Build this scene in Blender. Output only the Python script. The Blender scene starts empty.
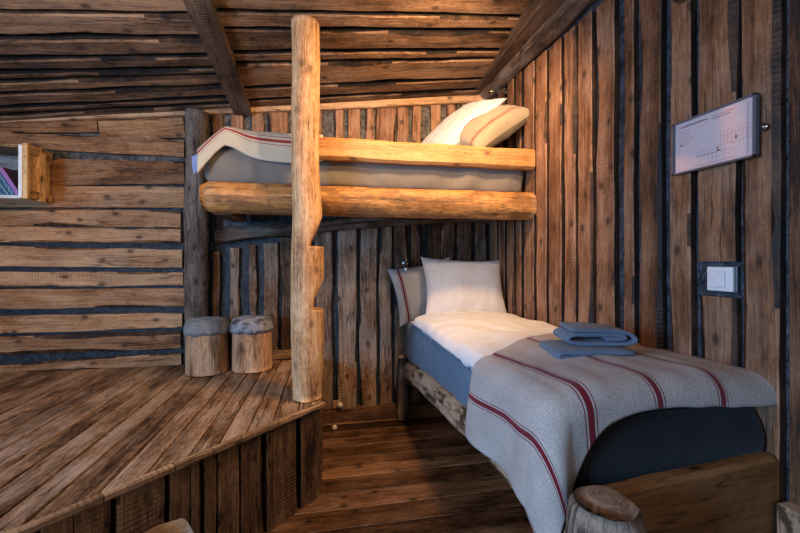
import bpy, bmesh, math, random
from mathutils import Vector, noise

S = bpy.context.scene
COL = S.collection
PI = math.pi

# ------------------------------------------------------------------ camera
F = 380.0                       # focal length in pixels of an 800x533 frame
TH = math.atan(72.0 / F)        # the camera is turned a little to the right of the room's depth
H = 1.27
HOR = 260.0
cam_d = bpy.data.cameras.new('camera')
cam = bpy.data.objects.new('camera', cam_d)
COL.objects.link(cam)
cam.location = (0, 0, H)
cam.rotation_euler = (PI / 2, 0, -TH)
cam_d.sensor_width = 36.0
cam_d.lens = 36.0 * F / 800.0
cam_d.shift_y = -(266.5 - HOR) / 800.0
cam_d.clip_start = 0.02
S.camera = cam

# ------------------------------------------------------------------ look
S.view_settings.view_transform = 'Standard'
S.view_settings.look = 'None'
S.view_settings.gamma = 1.0
S.view_settings.use_curve_mapping = False
S.view_settings.exposure = 0.0

# ------------------------------------------------------------------ world and lamps
w = bpy.data.worlds.new('world')
S.world = w
w.use_nodes = True
w.node_tree.nodes['Background'].inputs[0].default_value = (0.55, 0.7, 1.0, 1)
w.node_tree.nodes['Background'].inputs[1].default_value = 0.4


def aim(o, t):
    o.rotation_euler = (Vector(t) - o.location).to_track_quat('-Z', 'Y').to_euler()


def lamp(name, kind, loc, power, color, target=None, **kw):
    d = bpy.data.lights.new(name, kind)
    d.energy = power
    d.color = color
    for k, v in kw.items():
        setattr(d, k, v)
    o = bpy.data.objects.new(name, d)
    COL.objects.link(o)
    o.location = loc
    if target:
        aim(o, target)
    return o


WARM = (1.0, 0.70, 0.42)
lamp('ceiling_spot', 'SPOT', (1.0, 0.95, 2.40), 68, WARM, (0.15, 2.75, 1.75),
     spot_size=math.radians(112), spot_blend=0.75, shadow_soft_size=0.035)
lamp('ceiling_lamp', 'SPOT', (0.66, 1.55, 2.58), 135, (1.0, 0.60, 0.29), (0.66, 2.65, 1.75), spot_size=math.radians(138), spot_blend=0.85, shadow_soft_size=0.09)  # added warm fill that brightens the bunk and upper right wall
lamp('room_lamp', 'POINT', (-1.25, 0.75, 2.05), 52, (1.0, 0.66, 0.38), shadow_soft_size=0.10)
lamp('daylight_side_window', 'AREA', (-2.62, -0.25, 1.45), 150, (0.27, 0.56, 1.0), (0.8, 1.1, 0.9),
     shape='RECTANGLE', size=1.2, size_y=1.0)
lamp('daylight_rear_window', 'AREA', (0.1, -1.45, 1.5), 9, (0.85, 0.88, 1.0), (0.1, 3.0, 1.2),
     shape='RECTANGLE', size=1.6, size_y=1.1)

# ------------------------------------------------------------------ room numbers
YB = 3.05      # back wall
XR = 1.35      # right wall
XL = -2.70     # left wall
YF = -1.55     # wall behind the viewer
ZP = 0.51      # top of the raised floor


def ray_ratio(u):
    return math.tan(math.atan((u - 400.0) / F) + TH)


def xb(u, Y=YB):                # world X seen at column u on a plane of depth Y
    return Y * ray_ratio(u)


def yr(u, X=XR):                # world Y seen at column u on a plane X
    return X / ray_ratio(u)


def depth(X, Y):
    return Y * math.cos(TH) + X * math.sin(TH)


def zz(v, X, Y):                # height of image row v at (X, Y)
    return H + (HOR - v) / F * depth(X, Y)


# ------------------------------------------------------------------ materials
def new_mat(name):
    m = bpy.data.materials.new(name)
    m.use_nodes = True
    nt = m.node_tree
    nt.nodes.clear()
    out = nt.nodes.new('ShaderNodeOutputMaterial')
    b = nt.nodes.new('ShaderNodeBsdfPrincipled')
    nt.links.new(b.outputs[0], out.inputs[0])
    return m, nt, b


def N(nt, t, **kw):
    n = nt.nodes.new(t)
    for k, v in kw.items():
        setattr(n, k, v)
    return n


def vm(nt, v, mul, add=(0, 0, 0)):
    n = N(nt, 'ShaderNodeVectorMath', operation='MULTIPLY_ADD')
    nt.links.new(v, n.inputs[0])
    n.inputs[1].default_value = mul
    n.inputs[2].default_value = add
    return n.outputs[0]


def ma(nt, op, a, b=None, c=None, clamp=False):
    n = N(nt, 'ShaderNodeMath', operation=op)
    n.use_clamp = clamp
    for i, x in enumerate((a, b, c)):
        if x is None:
            continue
        if isinstance(x, (int, float)):
            n.inputs[i].default_value = x
        else:
            nt.links.new(x, n.inputs[i])
    return n.outputs[0]


def nz(nt, v, scale, detail=3, rough=0.55, dist=0.0):
    n = N(nt, 'ShaderNodeTexNoise')
    nt.links.new(v, n.inputs['Vector'])
    n.inputs['Scale'].default_value = scale
    n.inputs['Detail'].default_value = detail
    n.inputs['Roughness'].default_value = rough
    n.inputs['Distortion'].default_value = dist
    return n.outputs[0]


def ramp(nt, f, stops, interp='LINEAR'):
    n = N(nt, 'ShaderNodeValToRGB')
    n.color_ramp.interpolation = interp
    els = n.color_ramp.elements
    while len(els) < len(stops):
        els.new(0.5)
    for e, (p, c) in zip(els, stops):
        e.position = p
        e.color = (*c, 1) if len(c) == 3 else c
    nt.links.new(f, n.inputs[0])
    return n.outputs[0]


def mix(nt, f, a, b, mode='MIX'):
    n = N(nt, 'ShaderNodeMix', data_type='RGBA', blend_type=mode)
    for s, x in ((0, f), (6, a), (7, b)):
        if isinstance(x, (int, float)):
            n.inputs[s].default_value = x
        elif isinstance(x, tuple):
            n.inputs[s].default_value = (*x, 1)
        else:
            nt.links.new(x, n.inputs[s])
    return n.outputs[2]


def wood(name, dark, mid, light, grey=(0.17, 0.16, 0.15), grey_amt=0.3, saw=0.25, knots=0.8,
         bump=0.5, rough=0.62, cracks=0.8, streak=1.0, cont=1.0, patch=None, patch_amt=0.0):
    """u runs along the grain and v across it, both in metres; tone is a value per board."""
    m, nt, b = new_mat(name)
    L = nt.links
    uv = N(nt, 'ShaderNodeUVMap').outputs[0]
    tone = N(nt, 'ShaderNodeAttribute', attribute_name='tone').outputs['Fac']
    warp = nz(nt, vm(nt, uv, (3, 9, 1)), 1.0, 2)
    wv = N(nt, 'ShaderNodeVectorMath', operation='MULTIPLY_ADD')
    cb = N(nt, 'ShaderNodeCombineXYZ')
    L.new(ma(nt, 'MULTIPLY', ma(nt, 'SUBTRACT', warp, 0.5), 0.018), cb.inputs[1])
    L.new(uv, wv.inputs[0])
    wv.inputs[1].default_value = (1, 1, 1)
    L.new(cb.outputs[0], wv.inputs[2])
    p = wv.outputs[0]
    fib = nz(nt, vm(nt, p, (3.0, 85, 1)), 1.0, 6, 0.72)
    grit = nz(nt, vm(nt, uv, (26, 60, 1), (4.4, 2.2, 0)), 1.0, 5, 0.75)
    band = nz(nt, vm(nt, p, (1.3, 16, 1)), 1.0, 3, 0.5, 0.6)
    fine = nz(nt, vm(nt, p, (9, 230, 1)), 1.0, 3, 0.6)
    blot = nz(nt, vm(nt, uv, (3.5, 7, 1)), 1.0, 4, 0.6)
    val = ma(nt, 'ADD', ma(nt, 'MULTIPLY', fib, 0.55 * streak), ma(nt, 'MULTIPLY', band, 0.45))
    val = ma(nt, 'ADD', val, ma(nt, 'MULTIPLY', ma(nt, 'SUBTRACT', fine, 0.5), 0.55 * cont))
    val = ma(nt, 'ADD', val, ma(nt, 'MULTIPLY', ma(nt, 'SUBTRACT', grit, 0.5), 0.85 * cont))
    val = ma(nt, 'ADD', val, ma(nt, 'MULTIPLY', ma(nt, 'SUBTRACT', blot, 0.5), 0.62))
    val = ma(nt, 'ADD', val, ma(nt, 'MULTIPLY', ma(nt, 'SUBTRACT', tone, 0.5), 0.30))
    col = ramp(nt, val, [(0.49 - 0.14 / cont ** .7, tuple(c * 0.7 for c in dark)), (0.49, mid), (0.49 + 0.17 / cont ** .7, tuple(min(1, c * 1.12) for c in light))])
    # weathering to grey
    g = ma(nt, 'ADD', blot, ma(nt, 'MULTIPLY', ma(nt, 'SUBTRACT', tone, 0.5), 0.35))
    gm = N(nt, 'ShaderNodeMapRange')
    gm.clamp = True
    L.new(g, gm.inputs[0])
    gm.inputs[1].default_value = 0.42
    gm.inputs[2].default_value = 0.68
    gcol = mix(nt, fib, tuple(c * 0.45 for c in grey), tuple(min(1, c * 1.55) for c in grey))
    col = mix(nt, ma(nt, 'MULTIPLY', gm.outputs[0], grey_amt * 0.62), col, gcol)
    if patch is not None:
        pn = nz(nt, vm(nt, uv, (5, 11, 1), (7.7, 3.1, 0)), 1.0, 5, 0.6, 0.4)
        pm = ramp(nt, pn, [(0.50, (0, 0, 0)), (0.56, (1, 1, 1))])
        col = mix(nt, ma(nt, 'MULTIPLY', pm, patch_amt), col, patch)
    height = ma(nt, 'ADD', ma(nt, 'MULTIPLY', fib, 0.7), ma(nt, 'ADD', ma(nt, 'MULTIPLY', fine, 0.3), ma(nt, 'MULTIPLY', grit, 0.6)))
    # saw marks across the board
    if saw > 0:
        sw = N(nt, 'ShaderNodeTexWave', wave_type='BANDS', bands_direction='X')
        L.new(vm(nt, uv, (1, 0.12, 1)), sw.inputs[0])
        sw.inputs['Scale'].default_value = 17
        sw.inputs['Distortion'].default_value = 4.0
        sw.inputs['Detail'].default_value = 2
        sm = ramp(nt, nz(nt, vm(nt, uv, (2.0, 5, 1), (3.3, 1.7, 0)), 1.0, 2), [(0.50, (0, 0, 0)), (0.66, (1, 1, 1))])
        swf = ma(nt, 'MULTIPLY', ma(nt, 'MULTIPLY', sw.outputs['Fac'], sm), saw)
        col = mix(nt, swf, col, tuple(c * 0.45 for c in mid))
        height = ma(nt, 'SUBTRACT', height, ma(nt, 'MULTIPLY', swf, 1.2))
    # knots
    if knots > 0:
        vo = N(nt, 'ShaderNodeTexVoronoi', feature='F1', voronoi_dimensions='2D')
        L.new(vm(nt, p, (4.6, 7.0, 1)), vo.inputs['Vector'])
        vo.inputs['Scale'].default_value = 1.0
        pick = ma(nt, 'GREATER_THAN', N_sep(nt, vo.outputs['Color']), 0.5)
        rad = ma(nt, 'ADD', vo.outputs['Distance'], ma(nt, 'MULTIPLY', ma(nt, 'SUBTRACT', fib, 0.5), 0.06))
        kn = ramp(nt, rad, [(0.06, (1, 1, 1)), (0.095, (0.6, 0.6, 0.6)), (0.125, (0.22, 0.22, 0.22)), (0.26, (0, 0, 0))])
        kf = ma(nt, 'MULTIPLY', ma(nt, 'MULTIPLY', kn, pick), knots)
        col = mix(nt, kf, col, tuple(c * 0.12 for c in mid))
    # drying cracks
    if cracks > 0:
        cn = nz(nt, vm(nt, p, (1.7, 26, 1), (11.3, 5.9, 0)), 1.0, 2, 0.5, 0.3)
        cr = ma(nt, 'ABSOLUTE', ma(nt, 'SUBTRACT', cn, 0.5))
        cf = ramp(nt, cr, [(0.0, (1, 1, 1)), (0.012, (0.5, 0.5, 0.5)), (0.022, (0, 0, 0))])
        cm = ramp(nt, nz(nt, vm(nt, uv, (2.6, 9, 1), (1.3, 8.9, 0)), 1.0, 2), [(0.48, (0, 0, 0)), (0.6, (1, 1, 1))])
        cf = ma(nt, 'MULTIPLY', ma(nt, 'MULTIPLY', cf, cm), cracks)
        col = mix(nt, cf, col, tuple(c * 0.12 for c in mid))
        height = ma(nt, 'SUBTRACT', height, ma(nt, 'MULTIPLY', cf, 1.0))
    # tone also drives the board's overall depth of colour
    tn = ma(nt, 'ADD', ma(nt, 'MULTIPLY', tone, 0.75), 0.62)
    cc = N(nt, 'ShaderNodeVectorMath', operation='SCALE')
    L.new(col, cc.inputs[0])
    L.new(tn, cc.inputs['Scale'])
    L.new(cc.outputs[0], b.inputs['Base Color'])
    rr = ma(nt, 'ADD', ma(nt, 'MULTIPLY', fine, 0.25), rough - 0.12)
    L.new(rr, b.inputs['Roughness'])
    b.inputs['Specular IOR Level'].default_value = 0.35
    bp = N(nt, 'ShaderNodeBump')
    bp.inputs['Strength'].default_value = bump
    bp.inputs['Distance'].default_value = 0.016
    L.new(height, bp.inputs['Height'])
    L.new(bp.outputs[0], b.inputs['Normal'])
    return m


def N_sep(nt, c):
    n = N(nt, 'ShaderNodeSeparateColor')
    nt.links.new(c, n.inputs[0])
    return n.outputs[0]


def endgrain(name, a, c):
    m, nt, b = new_mat(name)
    uv = N(nt, 'ShaderNodeUVMap').outputs[0]
    n0 = nz(nt, vm(nt, uv, (9, 9, 1)), 1.0, 3)
    ln = N(nt, 'ShaderNodeVectorMath', operation='LENGTH')
    nt.links.new(uv, ln.inputs[0])
    r = ma(nt, 'ADD', ln.outputs['Value'], ma(nt, 'MULTIPLY', n0, 0.035))
    s = ma(nt, 'SINE', ma(nt, 'MULTIPLY', r, 620))
    f = ma(nt, 'ADD', ma(nt, 'MULTIPLY', s, 0.06), ma(nt, 'MULTIPLY', nz(nt, vm(nt, uv, (38, 38, 1)), 1, 5, 0.7), 0.95))
    col = ramp(nt, f, [(0.2, a), (0.65, c)])
    nt.links.new(col, b.inputs['Base Color'])
    b.inputs['Roughness'].default_value = 0.75
    bp = N(nt, 'ShaderNodeBump')
    bp.inputs['Strength'].default_value = 0.5
    bp.inputs['Distance'].default_value = 0.004
    nt.links.new(f, bp.inputs['Height'])
    nt.links.new(bp.outputs[0], b.inputs['Normal'])
    return m


def tarpaper(name, dark, light, rough=0.5):
    m, nt, b = new_mat(name)
    tc = N(nt, 'ShaderNodeTexCoord').outputs['Object']
    a = nz(nt, vm(nt, tc, (1, 1, 1)), 22, 5, 0.65, 0.8)
    c = nz(nt, vm(nt, tc, (1, 1, 1)), 130, 3, 0.6)
    f = ma(nt, 'ADD', ma(nt, 'MULTIPLY', a, 0.75), ma(nt, 'MULTIPLY', c, 0.25))
    nt.links.new(ramp(nt, f, [(0.40, dark), (0.62, light)]), b.inputs['Base Color'])
    b.inputs['Roughness'].default_value = rough
    bp = N(nt, 'ShaderNodeBump')
    bp.inputs['Strength'].default_value = 0.9
    bp.inputs['Distance'].default_value = 0.02
    nt.links.new(f, bp.inputs['Height'])
    nt.links.new(bp.outputs[0], b.inputs['Normal'])
    return m


def cloth(name, base, light=None, weave=420, rough=0.9, stripe=None, seam=None, bump=0.25, mottled=0.0, mott_col=None):
    """stripe = (period, centre, colour, half width, thin inner, thin outer) along uv.y"""
    m, nt, b = new_mat(name)
    L = nt.links
    uv = N(nt, 'ShaderNodeUVMap').outputs[0]
    light = light or tuple(min(1, c * 1.25) for c in base)
    wv = nz(nt, vm(nt, uv, (weave, weave * 0.6, 1)), 1.0, 2, 0.7)
    big = nz(nt, vm(nt, uv, (7, 7, 1)), 1.0, 3)
    f = ma(nt, 'ADD', ma(nt, 'MULTIPLY', wv, 0.7), ma(nt, 'MULTIPLY', big, 0.3))
    col = ramp(nt, f, [(0.35, base), (0.65, light)])
    if mottled:
        mt = nz(nt, vm(nt, uv, (14, 14, 1)), 1.0, 3)
        col = mix(nt, ma(nt, 'MULTIPLY', ramp(nt, mt, [(0.45, (0, 0, 0)), (0.6, (1, 1, 1))]), mottled), col, mott_col)
    if stripe:
        per, cen, sc, hw, ti, to = stripe
        sp = N(nt, 'ShaderNodeSeparateXYZ')
        L.new(uv, sp.inputs[0])
        q = ma(nt, 'ADD', ma(nt, 'DIVIDE', ma(nt, 'SUBTRACT', sp.outputs[1], cen), per), 100.5)
        t = ma(nt, 'MULTIPLY', ma(nt, 'ABSOLUTE', ma(nt, 'SUBTRACT', ma(nt, 'FRACT', q), 0.5)), per)
        in1 = ma(nt, 'LESS_THAN', t, hw)
        in2 = ma(nt, 'MULTIPLY', ma(nt, 'GREATER_THAN', t, ti), ma(nt, 'LESS_THAN', t, to))
        col = mix(nt, ma(nt, 'MULTIPLY', ma(nt, 'ADD', in1, in2), 1.0), col, sc)
    L.new(col, b.inputs['Base Color'])
    b.inputs['Roughness'].default_value = rough
    b.inputs['Specular IOR Level'].default_value = 0.15
    b.inputs['Sheen Weight'].default_value = 0.15
    bp = N(nt, 'ShaderNodeBump')
    bp.inputs['Strength'].default_value = bump
    bp.inputs['Distance'].default_value = 0.003
    L.new(wv, bp.inputs['Height'])
    L.new(bp.outputs[0], b.inputs['Normal'])
    return m


def plain(name, col, rough=0.5, metal=0.0, emit=None):
    m, nt, b = new_mat(name)
    g = N(nt, 'ShaderNodeNewGeometry').outputs['Position']
    n = nz(nt, g, 60, 3)
    nt.links.new(mix(nt, n, tuple(c * 0.88 for c in col), tuple(min(1, c * 1.1) for c in col)), b.inputs['Base Color'])
    b.inputs['Roughness'].default_value = rough
    b.inputs['Metallic'].default_value = metal
    return m


M = {}
M['wall'] = wood('wall_boards', (0.030, 0.011, 0.004), (0.185, 0.076, 0.028), (0.42, 0.205, 0.088),
                 grey=(0.20, 0.17, 0.15), grey_amt=0.55, saw=0.18, bump=0.5, cont=0.5)
M['wall_left'] = wood('horizontal_boards', (0.050, 0.018, 0.005), (0.31, 0.130, 0.043), (0.60, 0.305, 0.122),
                      grey=(0.17, 0.14, 0.12), grey_amt=0.55, saw=0.3, cont=0.55)
M['wall_back'] = wood('rough_back_boards', (0.030, 0.013, 0.005), (0.19, 0.090, 0.038), (0.42, 0.240, 0.118),
                      grey=(0.20, 0.19, 0.18), grey_amt=0.7, saw=0.3, bump=0.8, cont=0.65)
M['ceil'] = wood('ceiling_boards', (0.018, 0.008, 0.003), (0.13, 0.062, 0.026), (0.36, 0.19, 0.085),
                 grey=(0.15, 0.125, 0.105), grey_amt=0.5, saw=0.2, bump=0.8, streak=1.05, cont=0.6)
M['beam'] = wood('dark_beam_wood', (0.020, 0.010, 0.005), (0.085, 0.045, 0.022), (0.20, 0.12, 0.065),
                 grey=(0.13, 0.11, 0.095), grey_amt=0.5, bump=0.8, cont=0.6)
M['trimw'] = wood('trim_beam_wood', (0.07, 0.034, 0.012), (0.28, 0.145, 0.062), (0.50, 0.30, 0.15), grey_amt=0.3, cont=0.6)
M['log'] = wood('bunk_log_wood', (0.15, 0.055, 0.012), (0.36, 0.150, 0.038), (0.52, 0.26, 0.082),
                grey_amt=0.12, saw=0.0, knots=0.5, rough=0.5, patch=(0.12, 0.062, 0.025), patch_amt=0.6, bump=0.35, cont=0.7)
M['post'] = wood('post_log_wood', (0.20, 0.08, 0.025), (0.46, 0.235, 0.095), (0.64, 0.40, 0.20),
                 grey_amt=0.15, grey=(0.35, 0.28, 0.22), saw=0.0, knots=0.6, rough=0.5, bump=0.45, cont=0.75)
M['oldlog'] = wood('weathered_log_wood', (0.040, 0.025, 0.015), (0.14, 0.092, 0.06), (0.29, 0.21, 0.145),
                   grey=(0.19, 0.18, 0.17), grey_amt=0.7, saw=0.0, bump=0.7, cont=0.7)
M['deck'] = wood('worn_deck_boards', (0.045, 0.019, 0.008), (0.23, 0.118, 0.055), (0.50, 0.305, 0.165),
                 grey=(0.27, 0.235, 0.21), grey_amt=0.65, saw=0.0, knots=0.15, rough=0.42, bump=0.4, cont=0.75)
M['floor'] = wood('floor_boards', (0.028, 0.010, 0.004), (0.115, 0.046, 0.016), (0.23, 0.105, 0.040),
                  grey_amt=0.15, saw=0.0, rough=0.42, bump=0.35, cont=0.6)
M['skirt'] = wood('platform_side_boards', (0.034, 0.014, 0.005), (0.20, 0.092, 0.033), (0.42, 0.235, 0.095),
                  grey=(0.15, 0.115, 0.09), grey_amt=0.4, saw=0.2, bump=0.7, cont=0.6)
M['foot'] = wood('footboard_wood', (0.07, 0.028, 0.008), (0.19, 0.084, 0.026), (0.29, 0.145, 0.052),
                 grey_amt=0.1, saw=0.0, knots=0.9, rough=0.5, bump=0.2, cont=0.45)
M['railwood'] = wood('beetle_marked_log_wood', (0.17, 0.09, 0.045), (0.40, 0.25, 0.145), (0.56, 0.39, 0.25),
                     grey=(0.3, 0.25, 0.21), grey_amt=0.3, saw=0.0, knots=0.6, rough=0.6,
                     patch=(0.06, 0.032, 0.018), patch_amt=0.95, bump=0.5, cont=0.6)
M['plank'] = wood('pale_rail_wood', (0.24, 0.10, 0.028), (0.42, 0.195, 0.062), (0.53, 0.29, 0.11),
                  grey_amt=0.05, saw=0.0, knots=0.7, rough=0.5, bump=0.2, cont=0.6, cracks=0.4)
M['stool'] = wood('stool_log_wood', (0.14, 0.060, 0.024), (0.42, 0.215, 0.098), (0.64, 0.40, 0.22),
                  grey=(0.3, 0.25, 0.21), grey_amt=0.3, saw=0.0, bump=0.7, cont=0.6)
M['stump'] = wood('cracked_stump_wood', (0.04, 0.024, 0.015), (0.20, 0.13, 0.085), (0.34, 0.245, 0.17), grey_amt=0.4, saw=0, bump=0.8)
M['pine'] = wood('golden_pine', (0.22, 0.105, 0.03), (0.50, 0.27, 0.09), (0.66, 0.41, 0.17),
                 grey_amt=0.05, saw=0.0, knots=0.9, rough=0.5, bump=0.2)
M['plain_wall'] = wood('plain_wall_boards', (0.08, 0.045, 0.025), (0.22, 0.13, 0.075), (0.36, 0.23, 0.14), grey_amt=0.3)
M['end'] = endgrain('log_end_grain', (0.09, 0.052, 0.03), (0.33, 0.22, 0.145))
M['end_pale'] = endgrain('pale_log_end_grain', (0.30, 0.16, 0.07), (0.66, 0.44, 0.24))
M['tar'] = tarpaper('tar_paper', (0.002, 0.0025, 0.004), (0.026, 0.031, 0.042), 0.35)
M['tar_right'] = tarpaper('blue_black_tar_paper', (0.006, 0.008, 0.012), (0.055, 0.070, 0.095), 0.4)
M['tar_upper'] = tarpaper('flecked_tar_paper', (0.012, 0.011, 0.010), (0.16, 0.145, 0.13), 0.6)
M['dark'] = plain('dark_backing', (0.012, 0.010, 0.009), 0.9)
RED = (0.145, 0.006, 0.014)
M['blanket'] = cloth('striped_wool', (0.27, 0.235, 0.21), (0.50, 0.445, 0.40), stripe=(0.215, 0.15, RED, 0.0088, 0.0145, 0.0175), bump=0.8, weave=230)
M['blanket_up'] = cloth('cream_striped_wool', (0.42, 0.355, 0.25), (0.60, 0.52, 0.385), stripe=(0.62, 0.015, (0.30, 0.03, 0.025), 0.0075, 0.02, 0.0235), bump=0.5)
M['pillow_up'] = cloth('cream_striped_linen', (0.25, 0.20, 0.13), (0.37, 0.305, 0.205), stripe=(0.15, 0.03, (0.20, 0.015, 0.015), 0.005, 0.014, 0.0165), bump=0.4)
M['pillow_low'] = cloth('grey_striped_linen', (0.36, 0.35, 0.33), (0.52, 0.50, 0.48), stripe=(0.9, -0.185, RED, 0.008, 0.0145, 0.018), bump=0.4)
M['white'] = cloth('white_cotton', (0.50, 0.475, 0.46), (0.58, 0.555, 0.54), bump=0.08, rough=0.8)
M['duvet'] = cloth('white_duvet_cotton', (0.62, 0.61, 0.615), (0.70, 0.69, 0.70), bump=0.08, rough=0.8)
M['bluesheet'] = cloth('blue_grey_sheet', (0.07, 0.125, 0.185), (0.105, 0.17, 0.235), bump=0.1, rough=0.75)
M['brownsheet'] = cloth('taupe_sheet', (0.145, 0.125, 0.10), (0.20, 0.175, 0.145), bump=0.1, rough=0.75)
M['darksheet'] = cloth('dark_mattress_cover', (0.006, 0.0055, 0.006), (0.015, 0.014, 0.0145), bump=0.15, rough=0.7)
M['towel'] = cloth('blue_grey_terry', (0.075, 0.11, 0.17), (0.15, 0.19, 0.26), weave=260, bump=0.9)
M['tag'] = cloth('blue_violet_tag', (0.18, 0.22, 0.42), (0.35, 0.38, 0.62))
M['felt'] = cloth('grey_brown_hide', (0.16, 0.15, 0.14), (0.30, 0.29, 0.275), weave=120, bump=0.7, mottled=0.5, mott_col=(0.10, 0.085, 0.07))
M['felt2'] = cloth('grey_black_hide', (0.20, 0.20, 0.21), (0.36, 0.36, 0.37), weave=120, bump=0.7, mottled=0.9, mott_col=(0.025, 0.024, 0.028))
M['whiteplastic'] = plain('white_plastic', (0.66, 0.64, 0.64), 0.35)
M['ivory'] = plain('ivory_plastic', (0.62, 0.52, 0.36), 0.4)
M['brownplastic'] = plain('brown_plastic', (0.30, 0.15, 0.07), 0.45)
M['frame'] = plain('dark_grey_frame', (0.085, 0.085, 0.10), 0.35)
M['paper'] = plain('plan_paper', (0.62, 0.55, 0.58), 0.6)
M['ink'] = plain('black_ink', (0.10, 0.085, 0.10), 0.6)
M['inkgrey'] = plain('grey_ink', (0.34, 0.29, 0.33), 0.6)
M['inkred'] = plain('red_ink', (0.45, 0.13, 0.12), 0.6)
M['brass'] = plain('brass', (0.62, 0.45, 0.20), 0.28, 1.0)
M['chrome'] = plain('steel', (0.7, 0.7, 0.72), 0.2, 1.0)
M['blackmetal'] = plain('black_metal', (0.03, 0.03, 0.03), 0.4, 0.3)
M['bookblue'] = plain('blue_book_cover', (0.05, 0.13, 0.24), 0.4)
M['bookteal'] = plain('teal_book_cover', (0.04, 0.12, 0.17), 0.4)
M['bookmag'] = plain('magenta_book_cover', (0.30, 0.035, 0.20), 0.4)
M['bookdark'] = plain('maroon_book_cover', (0.09, 0.012, 0.035), 0.4)
M['bookviolet'] = plain('violet_book_spine', (0.36, 0.16, 0.40), 0.4)
M['bookprint'] = plain('pale_print', (0.45, 0.55, 0.62), 0.5)
M['pages'] = plain('book_pages', (0.6, 0.55, 0.45), 0.8)
M['greyboard'] = wood('grey_painted_boards', (0.09, 0.09, 0.09), (0.17, 0.17, 0.17), (0.26, 0.26, 0.265), grey_amt=0.6, saw=0, knots=0.2, bump=0.2)  # grey planks behind the books, window light put into the colour
M['whitewood'] = wood('white_painted_wood', (0.40, 0.37, 0.33), (0.56, 0.53, 0.48), (0.68, 0.65, 0.6), grey_amt=0.1, saw=0, knots=0.2, bump=0.2)
gm, gnt, gb = new_mat('clear_plastic')
gb.inputs['Base Color'].default_value = (1, 1, 1, 1)
gb.inputs['Roughness'].default_value = 0.06
gb.inputs['Transmission Weight'].default_value = 1.0
gb.inputs['IOR'].default_value = 1.3
_tr = N(gnt, 'ShaderNodeBsdfTransparent')
_gl = N(gnt, 'ShaderNodeBsdfGlossy')
_gl.inputs['Roughness'].default_value = 0.08
_mx = N(gnt, 'ShaderNodeMixShader')
_mx.inputs[0].default_value = 0.10
gnt.links.new(_tr.outputs[0], _mx.inputs[1])
gnt.links.new(_gl.outputs[0], _mx.inputs[2])
_o = [n for n in gnt.nodes if n.type == 'OUTPUT_MATERIAL'][0]
gnt.links.new(_mx.outputs[0], _o.inputs[0])
gnt.nodes.remove(gb)
M['glass'] = gm

# ------------------------------------------------------------------ mesh building
R = random.Random(7)


def nn(x, y=0.0, z=0.0):
    return noise.noise(Vector((x, y, z)))


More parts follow.
